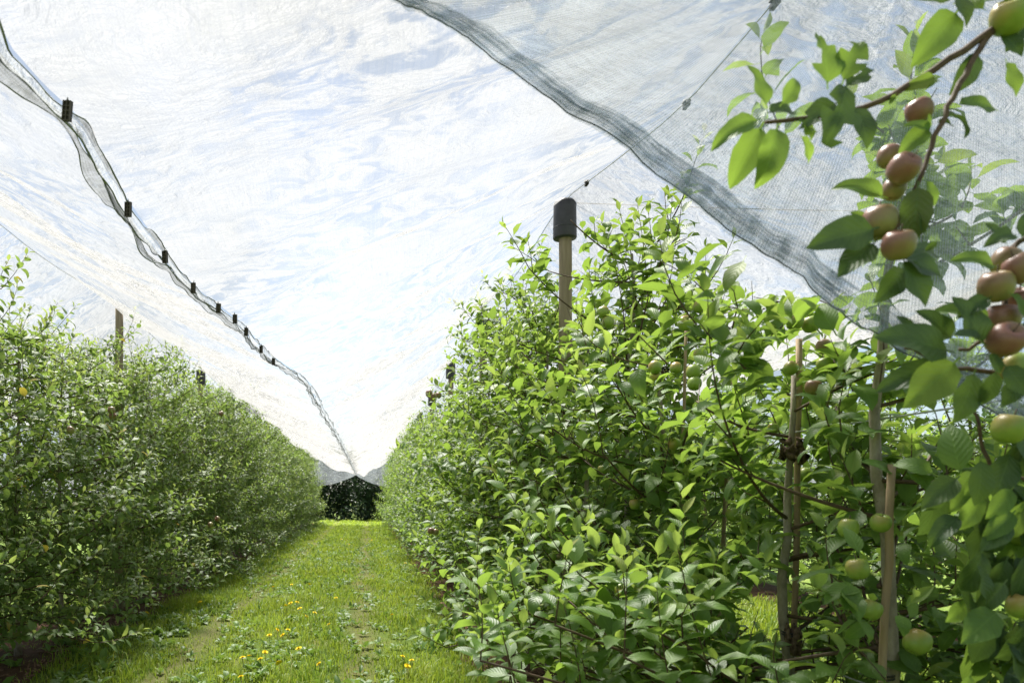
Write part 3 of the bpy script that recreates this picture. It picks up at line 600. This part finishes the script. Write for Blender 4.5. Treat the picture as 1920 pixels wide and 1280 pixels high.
# black clips holding the seam
def clip_mesh():
    a, b = MB(), MB(); box(a, (0, 0, 0), (.030, .011, .066))
    for x in (-.014, 0, .014): box(b, (x, -.0075, 0), (.0028, .006, .066))
    for z in np.linspace(-.0316, .0316, 5): box(b, (0, -.0068, z), (.0302, .005, .0028))
    return a.mesh('plate', False), b.mesh('rib_grid', False)
cm = clip_mesh(); cm[0].materials.append(M['clip']); cm[1].materials.append(M['clip2'])
CL = [(127, 209), (241, 393), (310, 482), (363, 540), (410, 578), (441, 598), (462, 622), (490, 655), (513, 678)]
for i, (px, py) in enumerate(CL):
    p = P(px, py, FPX * 1.03 / (VY - py)); o = empty('net_clip', p.tolist()); o.rotation_euler = (R(6), R(9 - 3 * (i % 3)), R(-12 - 9 * (i % 4))); o.scale = (.78,) * 3
    tag(o, ['largest brown ribbed plastic clip on the net seam, its grid of cells clear', 'second brown ribbed plastic clip along the net seam'][i] if i < 2 else 'small dark plastic clip far along the net seam', 'clip', None if i < 2 else 'clips along the net seam')
    for me in cm: c = bpy.data.objects.new(me.name, me); C.objects.link(c); c.parent = o
    q = MB(); tube(q, np.array([[0, 0, .03], [-.012, .012, .05], [-.02, .01, .02], [-.03, .01, -.005]]), .0022, 4); q.build('cord_loop', M['cord'], o)
# neighbouring bays
nr = empty('hail_net', (0, 0, 0)); tag(nr, 'pale blue hail net over the next alley beyond the capped posts', 'net')
ysr = np.concatenate([np.arange(1.6, 10, .09), np.arange(10, YEND, .3)])
panel('net_panel', nr, K(ROWR + .004), ridge_r, K(3.7), K(2.55), .1, 3, ysr)
panel('net_panel', nr, K(3.72), K(2.56), K(ROW3), lambda y: ridge_r(y) + 0, .1, 4, ysr)
nl_ = empty('hail_net', (0, 0, 0)); tag(nl_, 'grey white hail net sloping down beyond the dense hedge', 'net')
panel('net_panel', nl_, K(-5.2), K(2.5), K(ROWL - .004), ridge_l, .1, 5, ysr); panel('net_panel', nl_, K(-7.45), ridge_l, K(-5.22), K(2.51), .1, 6, ysr)
for x0, fz, lb in ((ROWR, ridge_r, 'ridge cable under the net along the black capped posts'), (ROWL, ridge_l, 'ridge cable under the net along the dense hedge')):
    yy = np.arange(.5, YEND, .4); wire(np.stack([np.full_like(yy, x0), yy, fz(yy) - .012], 1), .003, lb, len(yy), 'wire', None, 'ridge_cable')
for px, py, Y in ((1445, 14, 2.66), (1285, 196, 3.4), (1122, 345, 4.95)):
    p = np.array([ROWR, Y, float(ridge_r(np.array([Y]))[0]) - .02]); o = tag(empty('ridge_clip', p.tolist()), 'small dark clip fastening the net to the ridge cable', 'clip', 'clips on the ridge cable'); q = MB(); box(q, (0, 0, 0), (.016, .05, .02)); box(q, (0, 0, .016), (.03, .03, .008)); q.build('clip_body', M['clip'], o)
# loose sheet hanging from the ridge near the camera
ns_, ntt = 150, 46
hc = spl(hem3, ns_); sp_ = np.linspace(0, 1, ns_); hc[:, 2] += .006 * wob(sp_ * 40, 3, 1); hc[:, 1] += .012 * wob(sp_ * 30, 4, 1)
top = np.stack([np.full(ns_, ROWR), 2.25 - .62 * sp_, np.full(ns_, 3.12)], 1); tt = np.linspace(0, 1, ntt)
v = hc[:, None] * (1 - tt)[None, :, None] + top[:, None] * tt[None, :, None]
e = np.sin(np.pi * tt)[None]; v[:, :, 1] += .05 * e * wob(sp_ * 9, 6, 1)[:, None]; v[:, :, 2] -= .08 * e
v[:, :, 1] += .008 * wob(sp_ * 60, 8, 1)[:, None] * (1 - tt)[None]
Lh = np.concatenate([[0], np.cumsum(np.linalg.norm(np.diff(hc, axis=0), axis=1))]); Wt = np.linalg.norm(top - hc, axis=1)
uv = np.stack([np.broadcast_to(Lh[:, None], (ns_, ntt)), tt[None] * Wt[:, None]], 2)
ln = empty('loose_net', (0, 0, 0)); tag(ln, 'loose net sheet with a dark gathered hem hanging across in front of the trees', 'net')
q = MB(); q.add(v.reshape(-1, 3), [[i * ntt + j, (i + 1) * ntt + j, (i + 1) * ntt + j + 1, i * ntt + j + 1] for i in range(ns_ - 1) for j in range(ntt - 1)], uv.reshape(-1, 2)); q.build('net_sheet', M['netloose'], ln)
for k_, (w0, dy, dz) in enumerate([(.07, -.006, 0), (.04, -.014, .022), (.03, -.02, -.004)]):   # gathered folds of the hem
    t = np.linspace(0, 1, 7); upv = nrm(top - hc); s2 = Lh * 3
    c = hc + upv * (dz + .006 * wob(s2, 40 + k_, 2.1))[:, None]; c[:, 1] += dy
    wv = w0 * (1 + .28 * wob(s2, 50 + k_, 1.3)) * np.linspace(.7, 1.5, ns_); v2 = c[:, None] + upv[:, None] * (wv[:, None] * t[None])[:, :, None]
    v2[:, :, 1] += .012 * np.sin(t * 8 + k_)[None] * wob(s2, 57 + k_, 3)[:, None]
    uv2 = np.stack(np.broadcast_arrays(Lh[:, None], t[None] * w0), 2); q = MB()
    q.add(v2.reshape(-1, 3), [[i * 7 + j, (i + 1) * 7 + j, (i + 1) * 7 + j + 1, i * 7 + j + 1] for i in range(ns_ - 1) for j in range(6)], uv2.reshape(-1, 2)); q.build('hem_fold', M['netfold'], ln)
q = MB(); tube(q, hc + np.array([0, -.01, 0]), .0014, 6); q.build('hem_cord', M['cord'], ln)
# net ends closing the alley
for s_, (x1, z1, xs_) in enumerate([(ROWL, 1.9, -.62), (ROWR, 1.85, -.58)]):
    t = np.linspace(0, 1, 24); z0 = seam(YEND)[1]; zr = (ridge_l if s_ == 0 else ridge_r)(np.array([YEND]))[0]
    xx = xs_ + (x1 - xs_) * t; up_ = z0 + (zr - z0) * t - .1 * 4 * t * (1 - t); lo_ = z0 - .02 + (z1 - z0) * t ** .75 - .12 * np.sin(np.pi * t); u = np.linspace(0, 1, 8)
    v = np.stack([np.broadcast_to(xx[:, None], (24, 8)), YEND + .02 + .1 * np.sin(t * 20)[:, None] * u[None] + .25 * u[None], up_[:, None] + (lo_ - up_)[:, None] * u[None]], 2)
    uv = np.stack(np.broadcast_arrays(xx[:, None], u[None]), 2); q = MB(); q.add(v.reshape(-1, 3), [[i * 8 + j, i * 8 + j + 1, (i + 1) * 8 + j + 1, (i + 1) * 8 + j] for i in range(23) for j in range(7)], uv.reshape(-1, 2))
    tag(q.build('net_end_curtain', M['netend']), ['grey net flap at the far end of the alley, hedge side', 'grey net flap at the far end of the alley, capped post side'][s_], 'net', None)
# ------------------------------------------------------------------ apples
def apple_mesh(name, m):
    prof = [(0, .62), (.1, .6), (.22, .74), (.42, .88), (.7, .82), (.93, .5), (1, .1), (.96, -.3), (.8, -.65), (.55, -.86), (.33, -.92), (.16, -.84), (.06, -.74), (0, -.75)]
    q = MB(); n = 18; v = []; f = []
    for i, (r_, z) in enumerate(prof):
        for j in range(n):
            a = 6.2832 * j / n; k = 1 + .025 * math.cos(5 * a) * (1 if z < -.3 else .2); v.append([r_ * k * math.cos(a), r_ * k * math.sin(a), z * 1.06])
    for i in range(len(prof) - 1):
        for j in range(n): f.append([i * n + j, (i + 1) * n + j, (i + 1) * n + (j + 1) % n, i * n + (j + 1) % n])
    q.add(v, f); me = q.mesh(name); me.materials.append(m); return me
AG, AR = apple_mesh('apple', M['apple_green']), apple_mesh('apple', M['apple_red'])
q = MB(); tube(q, [[0, 0, .58], [.03, 0, .9], [.1, .03, 1.35]], [.05, .04, .05], 5); STEM = q.mesh('stem'); STEM.materials.append(M['twig'])
q = MB()
for j in range(5): a = j * 1.2566; tube(q, [[.08 * math.cos(a), .08 * math.sin(a), -.7], [.16 * math.cos(a + .3), .16 * math.sin(a + .3), -.84], [.1 * math.cos(a), .1 * math.sin(a), -.9]], [.05, .04, .01], 4)
CALYX = q.mesh('calyx'); CALYX.materials.append(M['burr'])
ar = np.random.default_rng(77)
def apple(p, r_, parent, red=False, tilt=None):
    o = bpy.data.objects.new('apple', AR if red else AG); C.objects.link(o); o.parent = parent
    o.location = (np.asarray(p) - np.array(parent.location)).tolist(); o.scale = (r_, r_, r_ * ar.uniform(.92, 1.02))
    o.rotation_euler = tilt or (ar.normal(0, .45), ar.normal(0, .45), ar.uniform(-.8, .8))
    for me in (STEM, CALYX): c = bpy.data.objects.new(me.name, me); C.objects.link(c); c.parent = o
    return o
for px, py, rp, Y, ti, red in APPLES:
    apple(P(px, py, Y), rp / FPX * Y, roots[ti], bool(red))
for px, py, rp, Y, ti in [(209, 769, 7, 5.7, 3), (211, 779, 7, 5.72, 3), (132, 806, 7, 5.2, 2), (415, 775, 5, 9.0, 6), (408, 972, 5, 8.2, 6), (395, 983, 5, 8.0, 6)]: apple(P(px, py, Y), rp / FPX * Y, lroots[ti], True)
# ------------------------------------------------------------------ foreground branches reaching in from the right
ft = empty('apple_tree', (ROWR, 1.12, 0)); tag(ft, 'apple tree reaching blurred branches with clusters of red apples across the net', 'tree'); fo = np.array(ft.location)
zt = np.linspace(0, 2.6, 14); q = MB(); tube(q, np.stack([.02 * wob(zt, 3, 2), .02 * wob(zt, 4, 2), zt], 1), .027 - .007 * zt, 9); q.build('trunk', M['bark'], ft)
def fbranch(pts, Y, r0, r1):
    p = np.array([P(a, b, Y + dy) for a, b, dy in pts]); c = spl(p, 26) - fo; q = MB(); tube(q, c + .0015 * np.random.default_rng(int(pts[0][0])).normal(0, 1, c.shape), np.linspace(r0, r1, 26), 7); q.build('branch', M['twig'], ft)
fbranch([(2300, -210, 0), (2000, -60, 0), (1860, 58, 0), (1760, 125, 0), (1665, 183, 0), (1600, 205, .01), (1500, 222, .01), (1436, 228, 0)], 1.28, .008, .0032)
fbranch([(1858, 60, 0), (1815, 130, -.01), (1783, 190, -.02), (1748, 265, -.02), (1722, 340, -.02), (1690, 410, -.02), (1665, 450, -.01)], 1.28, .0055, .003)
fbranch([(2350, 240, .03), (2100, 330, .02), (1960, 420, 0), (1890, 480, 0), (1880, 600, -.02), (1800, 660, -.02)], 1.3, .007, .003)
fbranch([(2450, 700, 0), (2100, 690, 0), (1940, 700, 0), (1800, 690, -.01), (1700, 650, 0)], 1.35, .007, .003)
fbranch([(2400, 1000, 0), (2060, 930, 0), (1930, 900, 0), (1860, 880, 0), (1830, 770, 0)], 1.5, .007, .003)
fbranch([(2350, 1250, 0), (2050, 1180, 0), (1950, 1110, 0), (1870, 1090, 0)], 1.5, .007, .003)
for px, py, rp, dy, red in [(1724, 208, 25, .02, 1), (1668, 294, 23, .03, 1), (1694, 316, 29, -.02, 1), (1676, 355, 22, .02, 1), (1650, 417, 34, .01, 1), (1685, 459, 31, -.03, 1), (1893, 32, 34, 0, 0), (1886, 490, 27, .02, 1), (1914, 503, 30, -.01, 1), (1868, 537, 32, 0, 1), (1880, 597, 31, .01, 1), (1886, 637, 34, -.03, 1), (1910, 563, 27, .03, 1), (1905, 690, 30, .03, 0), (1893, 803, 31, .15, 0), (1915, 1135, 26, .2, 0), (1912, 1000, 24, .25, 0)]:
    Y = 1.27 + dy; apple(P(px, py, Y), rp * .93 / FPX * Y, ft, bool(red), (ar.uniform(.5, 1.1) if py in (316, 637) else ar.normal(.2, .3), ar.normal(0, .4), ar.uniform(-.5, .5)))
def chew1(t, s): return (s > .35 and .3 < t < .52) or (s < -.5 and .62 < t < .9) or (s < -.1 and t > .9) or (abs(s - .1) < .18 and .62 < t < .72)
def chew2(t, s): return (s < -.3 and .35 < t < .5) or (s > .25 and .55 < t < .75) or (s > .6 and t < .35) or t > .93
FT = [leaf_template(9, 6, b, f, wd_, wv, 30 + i, ch, .12) for i, (b, f, wd_, wv, ch) in enumerate([(.7, .4, .28, .09, None), (1.1, .5, .25, .1, None), (1.5, .55, .24, .1, None), (.6, .3, .34, .13, chew1), (.7, .4, .34, .13, chew2), (.4, .3, .31, .1, None)])]
FM = []
for i, t in enumerate(FT):
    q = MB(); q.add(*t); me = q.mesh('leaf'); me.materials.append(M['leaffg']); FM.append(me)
    q = MB(); q.add(*t); me = q.mesh('leaf'); me.materials.append(M['leaf']); FM.append(me)
fr = np.random.default_rng(12)
def fleaf(bx, by, tx, ty, k, y=0, young=1, Y=1.27, face=None):  # young off picks the leaf copy with shade painted in, not an older leaf
    """a leaf from base pixel to tip pixel; its blade tilts between facing up and facing the viewer"""
    Yb = Y + y; a, b = P(bx, by, Yb), P(tx, ty, Yb + fr.normal(0, .012)); d = b - a; Ln = np.linalg.norm(d); d /= Ln
    n = np.array([fr.normal(0, .3), -1 if face is None else face, .45 + fr.normal(0, .2)]); n = nrm(n - d * n.dot(d)); s = np.cross(n, d); Ln *= .95 * (1 + .09 * (k in (1, 2)))
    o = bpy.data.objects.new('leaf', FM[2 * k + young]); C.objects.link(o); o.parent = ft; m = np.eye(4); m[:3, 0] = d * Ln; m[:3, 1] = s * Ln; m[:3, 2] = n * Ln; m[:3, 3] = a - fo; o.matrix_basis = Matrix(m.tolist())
for a in [(1440, 205, 1405, 125, 5), (1462, 200, 1500, 146, 0), (1430, 222, 1346, 256, 1, 0, 1), (1432, 228, 1378, 335, 1, .01, 1), (1458, 232, 1442, 328, 2, -.01, 1), (1436, 212, 1495, 205, 0, .01, 0), (1552, 168, 1540, 58, 3), (1578, 160, 1612, 70, 4), (1580, 165, 1640, 128, 3, .02, 0), (1590, 150, 1555, 275, 4, -.02, 0), (1575, 190, 1500, 235, 3, -.01, 0), (1600, 195, 1632, 270, 0, .01, 0), (1510, 225, 1522, 262, 3), (1500, 250, 1522, 305, 0, .01), (1490, 225, 1535, 245, 4, .01), (1680, 175, 1668, 195, 0),
          (1800, 15, 1722, 112, 0, 0, 1), (1838, 95, 1790, 172, 0, .01, 0), (1790, 195, 1868, 206, 5), (1770, 210, 1825, 238, 1, .01, 0), (1885, 110, 1905, 178, 5), (1872, 60, 1920, 100, 0, .01, 0), (1760, 145, 1700, 165, 0), (1735, 170, 1760, 150, 0), (1745, 235, 1690, 285, 0, -.02), (1750, 245, 1705, 228, 1, -.03), (1735, 250, 1742, 215, 5, -.02), (1755, 230, 1790, 232, 0, .01, 0), (1722, 340, 1712, 450, 0, -.03, 0), (1735, 335, 1752, 385, 5, -.02), (1665, 372, 1578, 338, 1, .0, 1), (1722, 395, 1735, 440, 0, -.03, 0),
          (1652, 425, 1520, 462, 5, -.01, 0), (1645, 450, 1575, 515, 5, .01, 0), (1640, 430, 1600, 395, 0, .02), (1668, 470, 1765, 520, 5, -.02, 0), (1690, 480, 1735, 570, 5, -.03, 0), (1705, 470, 1765, 475, 0, .01, 0), (1700, 500, 1650, 560, 0, .02, 0), (1760, 450, 1735, 470, 0, 0, 0),
          (1700, 0, 1790, -15, 0), (1780, -20, 1820, 40, 0, 0, 0), (1850, 20, 1790, 0, 0), (1930, 40, 1890, 90, 0, .02, 0), (1840, 5, 1905, -20, 1),
          (1870, 500, 1795, 480, 0, -.01), (1890, 460, 1850, 420, 5, .01, 0), (1915, 450, 1930, 395, 0, 0, 0), (1905, 440, 1865, 445, 1, 0, 0), (1860, 555, 1800, 590, 0, -.01, 0), (1865, 610, 1770, 570, 1, 0), (1850, 650, 1790, 560, 5, -.02, 0), (1890, 545, 1930, 600, 0, -.03), (1850, 660, 1880, 700, 0, -.03, 0),
          (1790, 660, 1650, 632, 5, -.01, 0), (1780, 690, 1665, 715, 1, 0, 0), (1800, 670, 1700, 760, 5, -.02, 1), (1830, 690, 1790, 790, 5, .02, 0), (1790, 640, 1730, 580, 0, .02, 0), (1850, 650, 1800, 620, 0, -.03, 0), (1880, 680, 1930, 740, 5, -.02, 0), (1870, 690, 1840, 760, 0, 0, 0), (1910, 650, 1930, 600, 0, -.03, 0), (1720, 650, 1690, 590, 0, .02, 0), (1920, 700, 1880, 760, 5, .02, 0)]:
    fleaf(*a)
for _ in range(125):                                   # hanging leaves down the right edge, a little further off
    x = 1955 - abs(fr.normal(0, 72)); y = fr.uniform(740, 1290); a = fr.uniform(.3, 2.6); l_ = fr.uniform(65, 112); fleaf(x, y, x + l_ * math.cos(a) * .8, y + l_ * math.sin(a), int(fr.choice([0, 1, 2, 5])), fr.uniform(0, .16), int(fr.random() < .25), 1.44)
# ------------------------------------------------------------------ alley grass, weeds, flowers
gr = np.random.default_rng(42)
def track(x): return np.minimum(abs(x + 1.62), abs(x + .08))
def grass(n, y0, y1, x0, x1, h0, h1, wd_, name, label, soilcut=True, m='grass'):
    y = y0 + (y1 - y0) * gr.random(n) ** 1.35; x = gr.uniform(x0, x1, n)
    pn = np.sin(x * 3.1 + 1.3 * np.sin(y * 1.1)) * np.sin(y * 2.3 + 1.7 * np.sin(x * 1.9)); tr_ = np.clip(track(x + .09 * np.sin(y * 1.7)) / .26, 0, 1)
    k = gr.random(n) < (.3 + .7 * tr_) * (.62 + .38 * pn)
    if soilcut:
        for a, b in SOILS: k &= ~((x > a + .15 * gr.random(n)) & (x < b - .15 * gr.random(n)) & (gr.random(n) < .87))
    x, y, pn, tr_ = x[k], y[k], pn[k], tr_[k]; n = len(x)
    h = gr.uniform(h0, h1, n) * (.45 + .55 * tr_) * (1 + .4 * pn) * np.where(gr.random(n) < .06, 1.8, 1) * (1 + .5 * np.exp(-((x + 2.3) / .3) ** 2)); a = gr.uniform(0, 6.283, n); ln_ = gr.uniform(.2, 1.0, n) * h
    w_ = wd_ * gr.uniform(.6, 1.3, n) * (1 + y / 16); sx_, sy_ = np.cos(a) * w_ / 2, np.sin(a) * w_ / 2; dx, dy = -np.sin(a) * ln_, np.cos(a) * ln_
    z = np.zeros(n); v = np.stack([np.stack([x - sx_, y - sy_, z], 1), np.stack([x + sx_, y + sy_, z], 1), np.stack([x + sx_ * .75 + dx * .35, y + sy_ * .75 + dy * .35, h * .65], 1), np.stack([x - sx_ * .75 + dx * .35, y - sy_ * .75 + dy * .35, h * .65], 1), np.stack([x + dx, y + dy, h * (1 - .25 * ln_ / h)], 1)], 1)
    idx = (np.array([0, 1, 2, 3, 3, 2, 4])[None] + 5 * np.arange(n)[:, None]).ravel(); me = bpy.data.meshes.new(name)
    fill(me, v.reshape(-1, 3), idx, np.tile([4, 3], n), np.tile(np.array([[0, .2], [0, .8], [.6, .8], [.6, .2], [1, .5]]), (n, 1))); tag(link(me, name, M[m]), label, 'grass', kind='stuff')
def grass_mat():
    m, nt = mat('grass'); r, g_ = rnd(nt); v = coords(nt); n = noise(nt, 1.4, 4, .6, v)
    c = ramp(nt, r, (0, (.1, .2, .012)), (.5, (.18, .3, .016)), (.86, (.25, .35, .022)), (1, (.3, .26, .1))); c = mixc(nt, ramp(nt, n, (.4, 0.), (.68, .65)), c, (.26, .31, .025))
    tl = nd(nt, 'ShaderNodeBsdfTranslucent'); L(nt, mixc(nt, .5, c, (.45, .55, .06)), tl.inputs[0]); ms = nd(nt, 'ShaderNodeMixShader'); ms.inputs[0].default_value = .35
    L(nt, princ(nt, c, .5, .35), ms.inputs[1]); L(nt, tl.outputs[0], ms.inputs[2]); out(nt, ms.outputs[0]); return m
M['grass'] = grass_mat()
grass(105000, 4.6, 13, -4, 2.3, .03, .085, .0058, 'grass', 'bright green mown grass covering the alley between the rows')
grass(90000, 12, 43, -4.5, 3, .04, .1, .009, 'grass', 'bright grass towards the far end of the alley')
grass(26000, 3.5, 16, 2.2, 5.4, .05, .12, .008, 'grass', 'grass of the next alley glimpsed between the trunks')
def rosettes(n, y0, y1, xs, label, size=(.06, .13)):
    lv = Leaves()
    for _ in range(n):
        p = np.array([xs(), gr.uniform(y0, y1), .01]); m_ = gr.integers(6, 12); a = gr.uniform(0, 6.3) + np.arange(m_) * 6.283 / m_; e = gr.uniform(.25, 1.1, m_)
        lv.add(np.repeat(p[None], m_, 0), np.stack([np.cos(a) * np.cos(e), np.sin(a) * np.cos(e), np.sin(e)], 1), np.repeat(UP[None], m_, 0) + gr.normal(0, .2, (m_, 3)), gr.uniform(*size, m_), gr.choice([2, 3, 4, 7, 8], m_))
    lv.cat(); tag(link(leaves_mesh('ground_weeds', lv, np.ones(len(lv.P), bool), 'mid', ('weed', 'weed')), 'ground_weeds', None), label, 'weeds', kind='stuff')
rosettes(80, 5, 9, lambda: gr.choice([gr.normal(-2.35, .22), gr.normal(-2.2, .2), gr.normal(-.9, .5)]), 'broad leaved weeds along the grass edge by the hedge', (.06, .12))
rosettes(620, 5, 22, lambda: gr.uniform(-2.4, .8), 'low clover and dandelion leaves scattered through the alley grass', (.035, .09))
rosettes(60, 4, 16, lambda: gr.normal(ROWL, .5), 'weeds growing in the shade under the hedge', (.08, .17))
# wood chips and dry leaves on the soil
q = MB()
for _ in range(2600):
    a_, b_ = SOILS[int(gr.integers(0, 2))]; p = np.array([gr.uniform(a_, b_), 3 + 12 * gr.random() ** 1.5, .03 + .02 * gr.random()]); d = nrm(gr.normal(0, 1, 3) * [1, 1, .25]) * gr.uniform(.012, .04); s = nrm(np.cross(d, UP)) * gr.uniform(.004, .01); u_ = np.array([0, 0, .004])
    q.add([p - d - s, p - d + s, p + d + s, p + d - s, p - d - s + u_, p - d + s + u_, p + d + s + u_, p + d - s + u_], [[4, 5, 6, 7], [0, 1, 5, 4], [1, 2, 6, 5], [2, 3, 7, 6], [3, 0, 4, 7]])
tag(q.build('wood_chips', simple('wood_chip', (.12, .07, .042), (.3, .19, .12), 6, .9, .1), None, False), 'reddish brown wood chips strewn over the soil strips', 'chips', kind='stuff')
# dandelions
my, _n = mat('dandelion_yellow'); out(_n, princ(_n, ramp(_n, noise(_n, 60, 3, .6, coords(_n)), (.3, (.74, .56, .015)), (.7, (.85, .7, .02))), .7, .2)); M['yellow'] = my
def flower_mesh():
    q = MB()
    for ring, (n, r_, z) in enumerate([(13, .019, .002), (11, .014, .006), (8, .008, .009)]):
        for j in range(n):
            a = 6.283 * j / n + ring * .3; c_, s_ = math.cos(a), math.sin(a); q.add([[-s_ * .002, c_ * .002, 0], [c_ * r_ - s_ * .0035, s_ * r_ + c_ * .0035, z], [c_ * r_ + s_ * .0035, s_ * r_ - c_ * .0035, z], [s_ * .002, -c_ * .002, 0]], [[0, 1, 2, 3]])
    return q.mesh('flower_head', False)
FL = flower_mesh(); FL.materials.append(M['yellow'])
q = MB(); tube(q, [[0, 0, 0], [.006, 0, .5], [0, 0, 1]], .0022, 5); ST = q.mesh('stalk'); ST.materials.append(M['shoot'])
DP = [(536, 1135), (545, 1130), (557, 1128), (562, 1140), (590, 1148), (575, 1155), (520, 1180), (512, 1100), (497, 1222), (530, 1190), (455, 1232), (467, 1230), (523, 1242), (598, 1244), (655, 1020), (697, 1012), (735, 1152), (755, 1230), (764, 1248), (772, 1237), (547, 1095), (580, 1095), (645, 1070), (375, 1128), (253, 1153), (275, 1148), (700, 1080), (760, 1055), (720, 1060), (590, 990), (610, 1000), (488, 1235), (505, 1190), (540, 1180), (617, 1170), (560, 1215), (452, 1268), (640, 1010), (650, 1012), (630, 1120)]
for i, (px, py) in enumerate(DP):
    hgt = gr.uniform(.06, .13); Y = FPX * (CH - hgt) / (py - VY); p = P(px, py, Y); o = tag(empty('dandelion', (p[0], p[1], 0)), 'yellow dandelion flower on a thin stalk in the alley grass', 'flower', 'dandelions in the alley grass')
    c = bpy.data.objects.new('stalk', ST); C.objects.link(c); c.parent = o; c.scale = (1, 1, hgt)
    c = bpy.data.objects.new('flower_head', FL); C.objects.link(c); c.parent = o; c.location = (0, 0, hgt); c.rotation_euler = (gr.normal(.35, .2), gr.normal(0, .25), gr.uniform(0, 6)); s = gr.uniform(1.15, 1.6); c.scale = (s, s, s)
